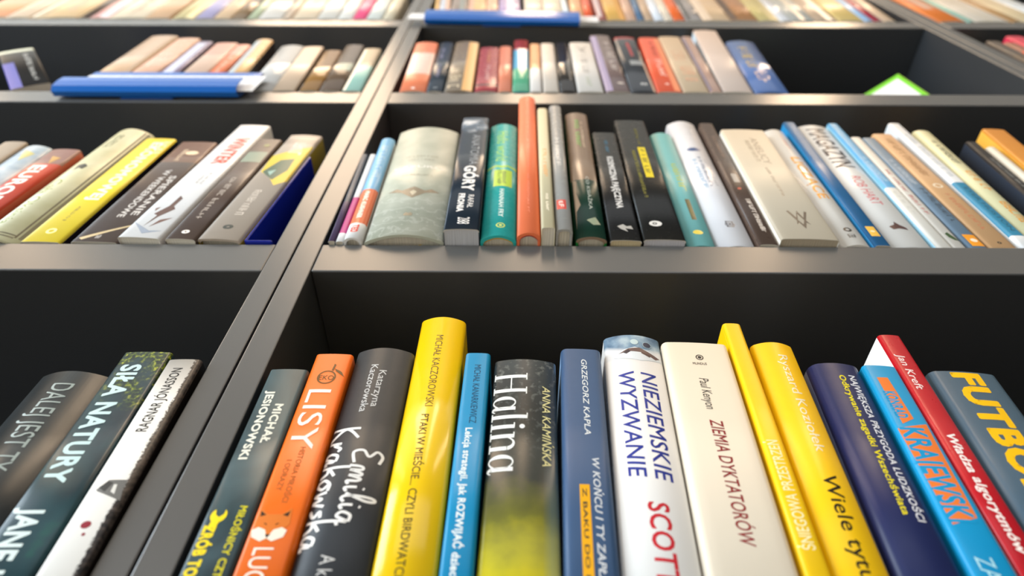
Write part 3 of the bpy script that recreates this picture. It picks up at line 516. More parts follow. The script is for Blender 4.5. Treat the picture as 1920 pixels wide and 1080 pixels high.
 ('h2','#a2a19d',(0.03214, -0.01401, 1.60391, 1.25449, 0.01265, 0.25493),'slim light grey hardcover with a small red label in the second row up','books on the second shelf of the middle bookcase',{'b': 1.5, 'g': 0.25},[('R', 0.12, 0.72, 0.82, 0.88, '#c63a35'), ('K', 0.83, 0.87, 0.42, 0.3, '#f0e0dc', 2, 3, 0.25), ('K', 0.34, 0.58, 0.45, 0.3, '#c9c8c4', 7, 2, 0.25)]),
 ('h','#8b7560',(0.04765, -0.00716, 1.60435, 1.73646, 0.02362, 0.25136),'glossy brown and dark green hardcover with green title in the second row up','books on the second shelf of the middle bookcase',{'b': 3, 'g': 0.22, 'side': '#1c7a36', 'bands': [(0.62, 1, '#14392c')]},[('K', 0.08, 0.36, 0.45, 0.16, '#4f9a34', 5, 2, 0.25), ('T', 'CO KSIĄŻKA', 0.6, 0.83, 0.6, 0.12, '#c9d2c8', 'cw', 0, 0), ('K', 0.1, 0.36, 0.65, 0.08, '#e3cbb0', 8, 3, 0.25), ('G', [(0.05, 0.62), (0.2, 0.63), (0.15, 0.72), (0.25, 0.8), (0.1, 0.84), (0.06, 0.95)], '#8b7a66'), ('G', [(0.4, 0.9), (0.7, 0.88), (0.85, 0.92), (0.6, 0.93)], '#8a9a80')]),
 ('p','#232323',(0.07376, -0.00431, 1.60433, 1.66446, 0.02413, 0.20509),'black paperback with white condensed title in the second row up','books on the second shelf of the middle bookcase',{'b': 0.6, 'g': 0.25, 'pg': '#d6c6a0'},[('T', 'KOSMICZNA PAJĘCZYNA', 0.28, 0.76, 0.54, 0.24, '#dededc', 'cw', 0.04, 0), ('K', 0.1, 0.24, 0.5, 0.12, '#2f6f8c', 5, 2, 0.25), ('G', [(0.3, 0.9), (0.5, 0.885), (0.6, 0.9), (0.75, 0.895), (0.8, 0.92), (0.55, 0.915), (0.62, 0.94), (0.4, 0.92)], '#aaa9a4')]),
 ('p','#20201e',(0.09933, -0.00493, 1.60455, 1.63878, 0.03209, 0.2364),'thick black paperback with a yellow block and eye emblem in the second row up','books on the second shelf of the middle bookcase',{'b': 0.7, 'g': 0.25, 'pg': '#cfd0d8'},[('R', 0.5, 0.72, 0.29, 0.56, '#e8cf12'), ('K', 0.31, 0.54, 0.61, 0.13, '#5a500c', 7, 3, 0.25), ('K', 0.1, 0.27, 0.6, 0.08, '#7d7720', 8, 2, 0.25), ('K', 0.32, 0.72, 0.35, 0.09, '#8a8424', 22, 5, 0.25), ('O', 0.38, 0.9, 4.2, '#d8d8d4', 1.2, 0), ('O', 0.36, 0.9, 1.8, '#1c1c1c', 1.0, 0), ('O', 0.36, 0.9, 0.8, '#d8d8d4', 1.0, 0)]),
 ('h','#79bcbc',(0.13377, 0.00017, 1.60445, 2.09816, 0.02238, 0.21569),'aqua hardcover with small yellow dot and dark label in the second row up','books on the second shelf of the middle bookcase',{'b': 3.5, 'g': 0.32},[('K', 0.34, 0.6, 0.55, 0.24, '#b9c24a', 5, 8, 0.25), ('R', 0.45, 0.63, 0.66, 0.82, '#5d5834'), ('K', 0.68, 0.8, 0.54, 0.07, '#8a8240', 8, 3, 0.25), ('O', 0.5, 0.91, 3.2, '#e0cc4a', 1.25, 0)]),
 ('h','#e6e7ec',(0.1575, 0.00052, 1.60461, 1.84691, 0.0303, 0.24769),'white hardcover with rounded spine and dark blue oval in the second row up','books on the second shelf of the middle bookcase',{'b': 5, 'g': 0.2, 'pg': '#b9bcd0'},[('O', 0.5, 0.29, 3.8, '#2f4c7c', 1.8, 0), ('K', 0.38, 0.6, 0.7, 0.1, '#9aa2b0', 9, 3, 0.25), ('K', 0.36, 0.62, 0.53, 0.1, '#5b6a86', 9, 5, 0.25), ('K', 0.38, 0.62, 0.35, 0.13, '#7fa6c4', 7, 2, 0.25), ('K', 0.08, 0.2, 0.7, 0.2, '#c0c2c8', 3, 2, 0.25), ('O', 0.52, 0.87, 4, '#8a8d94', 1, 0.82), ('K', 0.85, 0.89, 0.52, 0.2, '#4a4c54', 3, 3, 0.25)]),
 ('p','#54443b',(0.18816, -0.00109, 1.60421, 2.31058, 0.01447, 0.23904),'slim brown paperback with white lettering and red dot in the second row up','books on the second shelf of the middle bookcase',{'b': 0.5, 'g': 0.28},[('K', 0.7, 0.93, 0.6, 0.26, '#d2ccc6', 11, 3, 0.25), ('O', 0.45, 0.62, 1.7, '#b8402a', 1.0, 0), ('R', 0.35, 0.7, 0.5, 0.57, '#a9a29a'), ('K', 0.15, 0.36, 0.5, 0.2, '#8d7566', 7, 2, 0.25)]),
 ('p','#d3c7b1',(0.20378, -0.00597, 1.60548, 2.41696, 0.04394, 0.20972),'wide cream paperback with pale edges and brown title in the second row up','books on the second shelf of the middle bookcase',{'b': 0.8, 'g': 0.42, 'side': '#f0ebe0', 'pg': '#b9ad98'},[('T', 'ANIELICY', 0.1, 0.38, 0.6, 0.16, '#7a6a58', 'cw', 0, 0), ('K', 0.13, 0.36, 0.43, 0.1, '#a09078', 9, 4, 0.25), ('K', 0.42, 0.68, 0.5, 0.06, '#8a7a68', 10, 3, 0.25), ('G', [(0.36, 0.8), (0.4, 0.795), (0.47, 0.85), (0.55, 0.795), (0.6, 0.85), (0.68, 0.8), (0.72, 0.805), (0.6, 0.88), (0.53, 0.82), (0.46, 0.88)], '#2b2723'), ('G', [(0.42, 0.9), (0.46, 0.86), (0.53, 0.9), (0.6, 0.86), (0.66, 0.9), (0.6, 0.885), (0.53, 0.93), (0.47, 0.885)], '#2b2723')]),
 ('h','#e2ded6',(0.2517, -0.00108, 1.60454, 2.2412, 0.02311, 0.22235),'off-white hardcover with orange capitals in the second row up','books on the second shelf of the middle bookcase',{'b': 4, 'g': 0.2, 'pg': '#c9c4b4'},[('T', 'LICZĄCE', 0.3, 0.67, 0.55, 0.4, '#e09a2a', 'cw', 0.03, 0), ('K', 0.07, 0.22, 0.6, 0.1, '#c4675a', 7, 2, 0.25), ('O', 0.5, 0.9, 3.2, '#26221f', 1, 0.45), ('K', 0.93, 0.955, 0.5, 0.25, '#2a2623', 3, 3, 0.25)]),
 ('p','#27618f',(0.27645, -0.0006, 1.60428, 3.01515, 0.01236, 0.2443),'slim blue paperback with a yellow label at its foot in the second row up','books on the second shelf of the middle bookcase',{'b': 0.4, 'g': 0.3, 'side': '#2f8fc9'},[('R', 0.2, 0.75, 0.885, 0.945, '#e5b53c'), ('O', 0.48, 0.915, 1.3, '#f3e2ae', 1.4, 0), ('K', 0.05, 0.2, 0.5, 0.4, '#3f78a6', 6, 3, 0.25)]),
 ('h','#e4e3df',(0.2913, 0.00125, 1.60525, 2.91348, 0.0319, 0.23978),'off-white hardcover with sinuous dark capitals and a red name in the second row up','books on the second shelf of the middle bookcase',{'b': 3, 'g': 0.2},[('T', 'MAGAZYN', 0.04, 0.42, 0.5, 0.6, '#2a2833', 'cw', 0.02, 0), ('T', 'ROB HART', 0.5, 0.72, 0.5, 0.3, '#c9404a', 'cw', 0.0, 0), ('G', [(0.3, 0.87), (0.45, 0.86), (0.5, 0.84), (0.58, 0.86), (0.7, 0.875), (0.72, 0.89), (0.5, 0.885), (0.35, 0.89)], '#4a2c2a')]),
 ('p','#e6e3da',(0.32555, 0.00107, 1.60418, 2.86345, 0.01104, 0.24526),'slim paperback, light blue above and white below in the second row up','books on the second shelf of the middle bookcase',{'b': 0.4, 'g': 0.3, 'side': '#9fd0e8', 'bands': [(0, 0.6, '#5ba4d2')]},[('K', 0.34, 0.56, 0.55, 0.4, '#bcdcee', 8, 3, 0.25), ('K', 0.63, 0.8, 0.45, 0.3, '#d0d0c8', 5, 4, 0.25)]),
 ('p','#d9d5cc',(0.337, 0.00149, 1.60417, 2.94216, 0.01053, 0.21019),'slim off-white paperback with red lettering and green leaf in the second row up','books on the second shelf of the middle bookcase',{'b': 0.4, 'g': 0.35},[('K', 0.36, 0.76, 0.45, 0.3, '#b86a62', 13, 3, 0.25), ('G', [(0.3, 0.9), (0.55, 0.89), (0.75, 0.92), (0.9, 0.95), (0.6, 0.945), (0.35, 0.925)], '#33502a')]),
 ('p','#71889c',(0.34992, 0.00142, 1.60421, 2.39474, 0.01377, 0.20803),'grey-blue paperback with an orange label at its foot in the second row up','books on the second shelf of the middle bookcase',{'b': 0.5, 'g': 0.36},[('K', 0.25, 0.5, 0.5, 0.3, '#c6ced6', 8, 3, 0.25), ('K', 0.53, 0.82, 0.6, 0.32, '#34404c', 9, 5, 0.25), ('R', 0.22, 1.0, 0.905, 0.985, '#ec9a1c'), ('O', 0.6, 0.945, 2.6, '#f6e8cc', 1, 0)]),
 ('p','#d0a679',(0.36559, 0.00134, 1.60441, 2.17581, 0.02058, 0.21816),'tan paperback with a pale ring emblem in the second row up','books on the second shelf of the middle bookcase',{'b': 0.6, 'g': 0.4},[('K', 0.06, 0.46, 0.5, 0.3, '#a87c52', 11, 3, 0.25), ('O', 0.5, 0.53, 4.2, '#eee0c6', 1, 0.62), ('K', 0.6, 0.88, 0.5, 0.2, '#c47a56', 12, 5, 0.25), ('O', 0.5, 0.965, 1.6, '#3d3428', 1, 0.4)]),
 ('p','#e9ebec',(0.38934, 0.00052, 1.60431, 3.2, 0.01222, 0.24523),'white paperback with a broad teal lower band in the second row up','books on the second shelf of the middle bookcase',{'b': 0.4, 'g': 0.3, 'side': '#dfe6ea', 'bands': [(0.56, 0.93, '#2b83a6')]},[('K', 0.12, 0.52, 0.5, 0.35, '#c3cacd', 10, 3, 0.25), ('T', 'EYER HUSTON', 0.6, 0.9, 0.55, 0.3, '#1e4a5c', 'cw', 0.0, 0)]),
 ('p','#d9d6ac',(0.40196, 0.00052, 1.60512, 4.6, 0.01857, 0.22618),'pale yellow paperback with black and orange lettering in the second row up','books on the second shelf of the middle bookcase',{'b': 2.5, 'g': 0.35},[('K', 0.12, 0.36, 0.5, 0.3, '#35322c', 8, 3, 0.25), ('K', 0.42, 0.6, 0.6, 0.4, '#e39a2c', 5, 4, 0.25), ('K', 0.68, 0.84, 0.6, 0.4, '#e39a2c', 5, 5, 0.25)]),
 ('p','#1b1b1d',(0.43911, 0.00052, 1.6048, 5.8, 0.01161, 0.19796),'slim blue-black paperback with tiny pale lettering in the second row up','books on the second shelf of the middle bookcase',{'b': 0.5, 'g': 0.4, 'side': '#2c3442'},[('K', 0.2, 0.5, 0.5, 0.26, '#8a8a86', 14, 3, 0.25)]),
 ('h2','#d6d3c6',(0.45311, 0.00052, 1.60484, 5.8, 0.01192, 0.18577),'low cream hardcover in front of the ochre book in the second row up','books on the second shelf of the middle bookcase',{'b': 3, 'g': 0.35},[]),
 ('h2','#d08a2c',(0.46567, 0.00052, 1.60665, 7.5, 0.02314, 0.23068),'tall ochre hardcover at the right end in the second row up','books on the second shelf of the middle bookcase',{'b': 0.6, 'g': 0.4, 'side': '#f0b64a'},[]),  # side: brighter yellow imitates light falling on the ochre cover
 ('p','#cfae8e',(-0.52807, -0.0013, 1.93726, -2.99839, 0.03877, 0.23397),'glossy beige paperback, leftmost of the leaning run in the third left row up','books on the third shelf of the left bookcase',{'b': 1.2, 'g': 0.16},[('R', 0.86, 1, 0.02, 0.98, '#a98d70')]),
 ('p','#d8ae94',(-0.48559, -0.0013, 1.93726, -2.63942, 0.03282, 0.22132),'pinkish beige paperback between glossy beige and purple and white ones, third left row up','books on the third shelf of the left bookcase',{'b': 1, 'g': 0.25},[('K', 0.35, 0.6, 0.5, 0.5, '#e3c7b4', 4, 2, 0.25)]),
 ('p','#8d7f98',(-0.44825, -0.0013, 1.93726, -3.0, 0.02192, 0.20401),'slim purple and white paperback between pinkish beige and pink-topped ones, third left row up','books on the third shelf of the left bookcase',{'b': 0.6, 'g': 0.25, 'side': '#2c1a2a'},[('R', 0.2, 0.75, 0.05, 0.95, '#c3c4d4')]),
 ('p','#cdb09c',(-0.41975, -0.0013, 1.93726, -3.0, 0.03192, 0.19736),'pink-topped beige paperback between purple and white and orange ones in the third left row up','books on the third shelf of the left bookcase',{'b': 0.8, 'g': 0.3, 'bands': [(0, 0.3, '#cf9a88')]},[]),
 ('p','#e2805c',(-0.38593, -0.0013, 1.93726, -3.0, 0.01845, 0.18869),'slim orange paperback between pink-topped and straw ones in the third left row up','books on the third shelf of the left bookcase',{'b': 0.6, 'g': 0.3, 'bands': [(0, 0.25, '#e5a08c')]},[('K', 0.3, 0.7, 0.5, 0.3, '#eeb49c', 5, 3, 0.25)]),
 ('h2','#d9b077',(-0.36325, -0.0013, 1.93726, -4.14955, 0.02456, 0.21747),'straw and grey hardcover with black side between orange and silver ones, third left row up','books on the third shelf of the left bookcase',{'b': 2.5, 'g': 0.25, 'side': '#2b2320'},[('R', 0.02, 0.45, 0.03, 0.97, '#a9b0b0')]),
 ('h','#c6c5c2',(-0.32285, -0.0013, 1.93726, -3.4, 0.03315, 0.18658),'silver grey hardcover with glossy spine between straw and plain beige ones, third left row up','books on the third shelf of the left bookcase',{'b': 2.5, 'g': 0.15},[]),
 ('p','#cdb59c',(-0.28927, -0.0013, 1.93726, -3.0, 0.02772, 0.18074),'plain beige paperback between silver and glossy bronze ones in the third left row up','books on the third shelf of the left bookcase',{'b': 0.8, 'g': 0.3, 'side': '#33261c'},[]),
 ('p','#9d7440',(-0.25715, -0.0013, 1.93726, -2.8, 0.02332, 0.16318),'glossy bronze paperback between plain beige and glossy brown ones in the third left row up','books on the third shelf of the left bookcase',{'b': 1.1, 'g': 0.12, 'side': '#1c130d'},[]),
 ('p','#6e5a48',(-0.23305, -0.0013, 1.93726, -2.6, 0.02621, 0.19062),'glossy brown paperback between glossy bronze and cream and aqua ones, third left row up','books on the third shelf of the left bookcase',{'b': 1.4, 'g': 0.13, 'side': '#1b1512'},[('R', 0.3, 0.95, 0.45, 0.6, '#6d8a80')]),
 ('p','#b9c4b2',(-0.20553, -0.0013, 1.93726, -1.73606, 0.02294, 0.17216),'cream and aqua paperback at the right end in the third left row up','books on the third shelf of the left bookcase',{'b': 0.8, 'g': 0.3, 'bands': [(0, 0.45, '#b5a284'), (0.45, 1, '#9fcabd')]},[('R', 0, 0.18, 0.02, 0.98, '#e6dcc8')]),
 ('p','#e8835c',(-0.13738, -0.0013, 1.93726, -1.5113, 0.0322, 0.2043),'orange paperback with a broad pale pink band beside the charcoal blue book, third row up','books on the third shelf of the middle bookcase',{'b': 2, 'g': 0.3, 'bands': [(0.25, 0.68, '#ecc2b4')]},[('K', 0.3, 0.6, 0.5, 0.5, '#f0d4c8', 3, 2, 0.25), ('O', 0.5, 0.95, 2.4, '#f0e6e0', 1.0, 0)]),
 ('p','#2f3a45',(-0.10481, -0.0013, 1.93726, -0.7344, 0.01989, 0.2036),'charcoal blue paperback between orange-banded and grey and ochre ones in the third row up','books on the third shelf of the middle bookcase',{'b': 1.5, 'g': 0.2},[('K', 0.15, 0.4, 0.4, 0.2, '#6f6f96', 5, 2, 0.25), ('K', 0.5, 0.75, 0.45, 0.2, '#6f6f96', 5, 3, 0.25), ('O', 0.5, 0.94, 2, '#7f8f9a', 1.3, 0.5)]),
 ('h2','#8c7d6a',(-0.08374, -0.0013, 1.93726, -0.37018, 0.03427, 0.20948),'grey and ochre hardcover between charcoal blue and dark red ones in the third row up','books on the third shelf of the middle bookcase',{'b': 2, 'g': 0.2},[('R', 0.6, 0.98, 0.02, 0.98, '#cf9a50'), ('K', 0.6, 0.95, 0.3, 0.4, '#c0b094', 4, 3, 0.25)]),
 ('p','#a03a42',(-0.04691, -0.0013, 1.93726, -0.30706, 0.02697, 0.18056),'dark red paperback, gold line, between grey and ochre and salmon ones, third row up','books on the third shelf of the middle bookcase',{'b': 1.2, 'g': 0.25, 'bands': [(0.85, 0.89, '#5a2a30')]},[('K', 0.1, 0.4, 0.5, 0.12, '#b0702c', 5, 3, 0.25), ('K', 0.45, 0.8, 0.5, 0.16, '#c9a0a0', 6, 4, 0.25)]),
 ('p','#e08a6c',(-0.01915, -0.0013, 1.93726, -0.38384, 0.01688, 0.18613),'slim salmon paperback between dark red and red-blue-green ones in the third row up','books on the third shelf of the middle bookcase',{'b': 1.2, 'g': 0.22},[]),
 ('h','#3d9aa8',(-0.00192, -0.0013, 1.93744, 0.5031, 0.02066, 0.21749),'very glossy hardcover banded red, blue and green, right of salmon one, third row up','books on the third shelf of the middle bookcase',{'b': 0.8, 'g': 0.08, 'bands': [(0, 0.22, '#b04a44'), (0.22, 0.6, '#3a9cc4'), (0.6, 1, '#5fb08a')]},[]),
 ('p','#e9e4de',(0.01911, -0.0013, 1.9375, 0.99213, 0.01429, 0.19862),'slim paperback, orange above and white below between red-blue-green and slim cream ones, third row up','books on the third shelf of the middle bookcase',{'b': 0.6, 'g': 0.3, 'bands': [(0, 0.56, '#e0a068')]},[]),
 ('p','#d8cdc0',(0.03505, -0.0013, 1.93754, 0.84968, 0.01916, 0.20154),'slim cream paperback between orange over white and glossy black ones in the third row up','books on the third shelf of the middle bookcase',{'b': 0.8, 'g': 0.3},[('K', 0.2, 0.8, 0.45, 0.08, '#b9ac9c', 9, 3, 0.25)]),
 ('h','#3a3632',(0.05544, -0.0013, 1.93754, 0.83644, 0.01959, 0.20454),'glossy black hardcover with mirror-like spine between slim cream and grey-lettered white ones, third row up','books on the third shelf of the middle bookcase',{'b': 1.2, 'g': 0.08},[('K', 0.4, 0.8, 0.75, 0.16, '#a8a39c', 6, 3, 0.25)]),
 ('p','#dcd7d0',(0.07627, -0.0013, 1.93779, 0.97778, 0.03123, 0.20616),'white paperback with tall grey lettering between glossy black and mauve ones, third row up','books on the third shelf of the middle bookcase',{'b': 0.8, 'g': 0.3},[('K', 0.2, 0.7, 0.5, 0.28, '#9a948e', 7, 3, 0.25), ('G', [(0.25, 0.1), (0.5, 0.16), (0.75, 0.1), (0.5, 0.2)], '#7a746e'), ('K', 0.75, 0.92, 0.5, 0.16, '#8a9a7a', 4, 5, 0.25)]),
 ('p','#7d6a66',(0.11003, -0.0013, 1.93761, 0.69588, 0.02947, 0.24527),'mauve brown paperback with lilac left edge between grey-lettered white and graphite ones, third row up','books on the third shelf of the middle bookcase',{'b': 1.2, 'g': 0.2},[('R', 0.02, 0.3, 0.02, 0.98, '#8f84a8'), ('K', 0.15, 0.7, 0.68, 0.24, '#c4bab4', 7, 3, 0.25), ('O', 0.7, 0.87, 3, '#cbc0b8', 1.4, 0)]),
 ('h','#45474a',(0.13984, -0.0013, 1.93833, 2.03216, 0.03041, 0.23488),'graphite hardcover with red marks between mauve and vermilion ones in the third row up','books on the third shelf of the middle bookcase',{'b': 1.4, 'g': 0.13, 'bands': [(0, 0.04, '#b8342c')]},[('G', [(0.45, 0.12), (0.6, 0.12), (0.62, 0.4), (0.5, 0.4)], '#a33338'), ('R', 0.35, 0.9, 0.48, 0.56, '#8d9294'), ('O', 0.6, 0.88, 3.5, '#d4d8d8', 1.2, 0.5), ('R', 0.88, 0.99, 0.5, 0.99, '#c9a890')]),
 ('p','#e4603f',(0.17129, -0.0013, 1.93895, 3.32908, 0.02923, 0.23247),'vermilion paperback with white lettering between graphite and sand ones in the third row up','books on the third shelf of the middle bookcase',{'b': 0.8, 'g': 0.3, 'side': '#e0402e'},[('R', 0.7, 1, 0.02, 0.98, '#e88a5c'), ('K', 0.1, 0.4, 0.5, 0.2, '#a03a28', 5, 3, 0.25), ('K', 0.46, 0.78, 0.5, 0.26, '#f0c8b8', 6, 4, 0.25), ('O', 0.5, 0.88, 2.6, '#f0c8b8', 1.0, 0)]),
 ('p','#cdb698',(0.20242, -0.0013, 1.93896, 3.13352, 0.03118, 0.2386),'sand-coloured paperback between vermilion and slim rose ones in the third row up','books on the third shelf of the middle bookcase',{'b': 0.9, 'g': 0.3},[('K', 0.3, 0.5, 0.5, 0.5, '#d0a888', 3, 3, 0.25), ('K', 0.6, 0.85, 0.55, 0.5, '#d0a080', 3, 5, 0.25)]),
 ('p','#c3a08e',(0.23396, -0.0013, 1.93821, 3.72165, 0.01475, 0.23949),'slim rose paperback with dark left edge between sand and tall off-white ones, third row up','books on the third shelf of the middle bookcase',{'b': 0.6, 'g': 0.2, 'side': '#5a5668'},[('R', 0, 0.22, 0.02, 0.98, '#6a6070')]),
 ('p','#d6c3b6',(0.25013, -0.0013, 1.94055, 5.38577, 0.03509, 0.27514),'tall thick off-white paperback with pale blue side, tallest in the third row up','books on the third shelf of the middle bookcase',{'b': 1.2, 'g': 0.3, 'side': '#d2e4f0'},[]),
 ('h2','#5f7ab0',(0.28887, -0.0013, 1.94142, 5.84171, 0.04086, 0.21704),'blue hardcover with yellow lettering at the right end in the third row up','books on the third shelf of the middle bookcase',{'b': 3, 'g': 0.14},[('K', 0.15, 0.6, 0.4, 0.3, '#c9a83c', 7, 3, 0.25), ('K', 0.65, 0.85, 0.5, 0.4, '#c0a8a4', 3, 4, 0.25)]),
 ('p','#5d5248',(0.6865, -0.0013, 1.93794, 2.0, 0.01961, 0.22225),'dusty brown paperback, leftmost in the third right row up','books on the third shelf of the right bookcase',{'b': 0.8, 'g': 0.3, 'bands': [(0.3, 1, '#6a5a4a')]},[]),
 ('p','#a06a54',(0.7075, -0.0013, 1.93803, 2.5, 0.01777, 0.21526),'reddish brown paperback between dusty brown and crimson ones in the third right row up','books on the third shelf of the right bookcase',{'b': 0.8, 'g': 0.3, 'bands': [(0.2, 1, '#d85a3c')]},[]),
 ('p','#d83a56',(0.727, -0.0013, 1.93858, 3.0, 0.02527, 0.24895),'crimson paperback, third from the left in the third right row up','books on the third shelf of the right bookcase',{'b': 0.8, 'g': 0.3},[]),
 ('p','#dfa27a',(-0.8942, -0.0013, 2.27088, -8.5, 0.06479, 0.208),'apricot paperback, leftmost in the top row of the left bookcase','books on the top shelf of the left bookcase',{'b': 1.2, 'g': 0.3},[]),
 ('p','#d9c0a4',(-0.82829, -0.0013, 2.27088, -8.5, 0.03832, 0.208),'pale sand paperback between apricot and light cream ones in the top left row','books on the top shelf of the left bookcase',{'b': 1, 'g': 0.3},[('K', 0.3, 0.8, 0.5, 0.3, '#b89a80', 8, 1, 0.25)]),
 ('h','#e3cfae',(-0.78836, -0.0013, 2.27088, -8.5, 0.02142, 0.208),'light cream hardcover between pale sand and honey ones in the top left row','books on the top shelf of the left bookcase',{'b': 3, 'g': 0.3},[('R', 0, 0.5, 0.02, 0.98, '#ebe3d2')]),
 ('p','#d9b98e',(-0.76633, -0.0013, 2.27088, -8.3, 0.05381, 0.208),'honey paperback between light cream and dark brown ones in the top left row','books on the top shelf of the left bookcase',{'b': 0.9, 'g': 0.3},[('K', 0.3, 0.8, 0.5, 0.3, '#b89a80', 8, 3, 0.25)]),
 ('p','#5a4a3e',(-0.71161, -0.0013, 2.27088, -8.0, 0.02015, 0.208),'dark brown paperback between honey and pink ones in the top left row','books on the top shelf of the left bookcase',{'b': 1, 'g': 0.3},[('R', 0.0, 0.35, 0.02, 0.98, '#b5935c')]),
 ('p','#dca79c',(-0.6904, -0.0013, 2.27088, -7.5, 0.03053, 0.208),'pink paperback between dark brown and broad cream ones in the top left row','books on the top shelf of the left bookcase',{'b': 1.5, 'g': 0.3},[('R', 0.5, 0.95, 0.02, 0.98, '#e4cdd0')]),
 ('p','#e4d3b8',(-0.65933, -0.0013, 2.27088, -6.6, 0.05888, 0.208),'broad cream paperback between pink and warm tan ones in the top left row','books on the top shelf of the left bookcase',{'b': 1.2, 'g': 0.3},[('K', 0.3, 0.8, 0.5, 0.3, '#b89a80', 8, 6, 0.25), ('R', 0.5, 0.53, 0.02, 0.98, '#a08a70')]),
 ('p','#cfab88',(-0.59969, -0.0013, 2.27088, -6.4, 0.03859, 0.208),'warm tan paperback between broad cream and straw ones in the top left row','books on the top shelf of the left bookcase',{'b': 1, 'g': 0.3},[]),
 ('p','#c9b98a',(-0.55729, -0.0013, 2.27088, -6.2, 0.03703, 0.208),'straw paperback between warm tan and lavender ones in the top left row','books on the top shelf of the left bookcase',{'b': 3, 'g': 0.3},[('R', 0.6, 0.9, 0.02, 0.98, '#d8cf9a')]),
 ('p','#a9a2c0',(-0.51851, -0.0013, 2.27088, -6.2, 0.02872, 0.208),'lavender paperback between straw and light tan ones in the top left row','books on the top shelf of the left bookcase',{'b': 0.9, 'g': 0.3},[]),
 ('p','#d4b795',(-0.48924, -0.0013, 2.27088, -6.0, 0.02821, 0.208),'light tan paperback between lavender and brown ones in the top left row','books on the top shelf of the left bookcase',{'b': 1, 'g': 0.3},[('K', 0.3, 0.8, 0.5, 0.3, '#b89a80', 8, 10, 0.25)]),
 ('p','#8a7358',(-0.46033, -0.0013, 2.27088, -6.0, 0.02333, 0.208),'brown paperback between light tan and pale green ones in the top left row','books on the top shelf of the left bookcase',{'b': 1.5, 'g': 0.1},[]),
 ('p','#b6bfa0',(-0.43395, -0.0013, 2.27088, -6.0, 0.01712, 0.208),'pale green paperback between brown and shiny white ones in the top left row','books on the top shelf of the left bookcase',{'b': 1.2, 'g': 0.3},[]),
 ('h','#dcd6cc',(-0.41637, -0.0013, 2.27088, -5.5, 0.03841, 0.208),'shiny white hardcover between pale green and dusky beige ones in the top left row','books on the top shelf of the left bookcase',{'b': 1, 'g': 0.1},[]),
 ('p','#d9c3ac',(-0.37746, -0.0013, 2.27088, -5.0, 0.01597, 0.208),'dusky beige paperback between shiny white and ivory ones in the top left row','books on the top shelf of the left bookcase',{'b': 3, 'g': 0.3},[]),
 ('p','#e3d0b4',(-0.36001, -0.0013, 2.27088, -4.7, 0.03876, 0.208),'ivory paperback between dusky beige and off-white ones in the top left row','books on the top shelf of the left bookcase',{'b': 0.9, 'g': 0.3},[('K', 0.3, 0.8, 0.5, 0.3, '#b89a80', 8, 15, 0.25)]),
 ('p','#d9d5cb',(-0.32074, -0.0013, 2.27088, -4.4, 0.03256, 0.208),'off-white paperback between ivory and snow white ones in the top left row','books on the top shelf of the left bookcase',{'b': 1, 'g': 0.3},[]),
 ('p','#e6e4dc',(-0.28775, -0.0013, 2.27088, -3.5, 0.02492, 0.208),'snow white paperback between off-white and bright pink ones in the top left row','books on the top shelf of the left bookcase',{'b': 1.5, 'g': 0.3},[('K', 0.3, 0.8, 0.5, 0.3, '#c0c4bc', 8, 17, 0.25)]),
 ('p','#ee5a86',(-0.26244, -0.0013, 2.27088, -2.6, 0.02097, 0.208),'bright pink paperback between snow white and pale grey ones in the top left row','books on the top shelf of the left bookcase',{'b': 1.2, 'g': 0.3},[]),
 ('p','#d5d9d2',(-0.24111, -0.0013, 2.27088, -1.8, 0.02491, 0.208),'pale grey paperback between bright pink and yellowish cream ones in the top left row','books on the top shelf of the left bookcase',{'b': 1, 'g': 0.3},[]),
 ('p','#d9ceb4',(-0.21583, -0.0013, 2.27088, -1.2, 0.01959, 0.208),'yellowish cream paperback at the right end of the top left row','books on the top shelf of the left bookcase',{'b': 3, 'g': 0.3},[]),
 ('p','#dcae62',(-0.13088, -0.0013, 2.27088, -3.97205, 0.00671, 0.208),'maize yellow paperback, leftmost in the top row of the middle bookcase','books on the top shelf of the middle bookcase',{'b': 1.2, 'g': 0.28},[]),
 ('p','#b9c0cc',(-0.12379, -0.0013, 2.27088, -3.60681, 0.0184, 0.208),'pale blue paperback between maize and grey-brown ones in the top row','books on the top shelf of the middle bookcase',{'b': 1.2, 'g': 0.28},[('R', 0.55, 1, 0.02, 0.98, '#ddb8a4')]),
 ('p','#8f8178',(-0.10504, -0.0013, 2.27088, -2.36918, 0.02869, 0.208),'grey-brown paperback between pale blue and pale gold ones in the top row','books on the top shelf of the middle bookcase',{'b': 1.2, 'g': 0.28},[('R', 0.5, 0.75, 0.1, 0.9, '#8d9490')]),
 ('p','#e0b984',(-0.07596, -0.0013, 2.27088, -2.00117, 0.03015, 0.208),'pale gold paperback between grey-brown and peach ones in the top row','books on the top shelf of the middle bookcase',{'b': 1.2, 'g': 0.28},[('R', 0.0, 0.3, 0.02, 0.98, '#d0a48c')]),
 ('p','#e3b392',(-0.04541, -0.0013, 2.27088, -1.66601, 0.01994, 0.208),'peach paperback between pale gold and lilac ones in the top row','books on the top shelf of the middle bookcase',{'b': 1.2, 'g': 0.28},[]),
 ('p','#b09cc0',(-0.02513, -0.0013, 2.27088, -0.8326, 0.03673, 0.208),'lilac paperback between peach and milky cream ones in the top row','books on the top shelf of the middle bookcase',{'b': 1.2, 'g': 0.28},[('R', 0.35, 0.7, 0.02, 0.98, '#cdbfd2')]),
 ('p','#dccdb8',(0.01868, -0.0013, 2.27088, -0.60126, 0.03152, 0.208),'milky cream paperback between lilac and vanilla ones in the top row','books on the top shelf of the middle bookcase',{'b': 1.2, 'g': 0.28},[]),
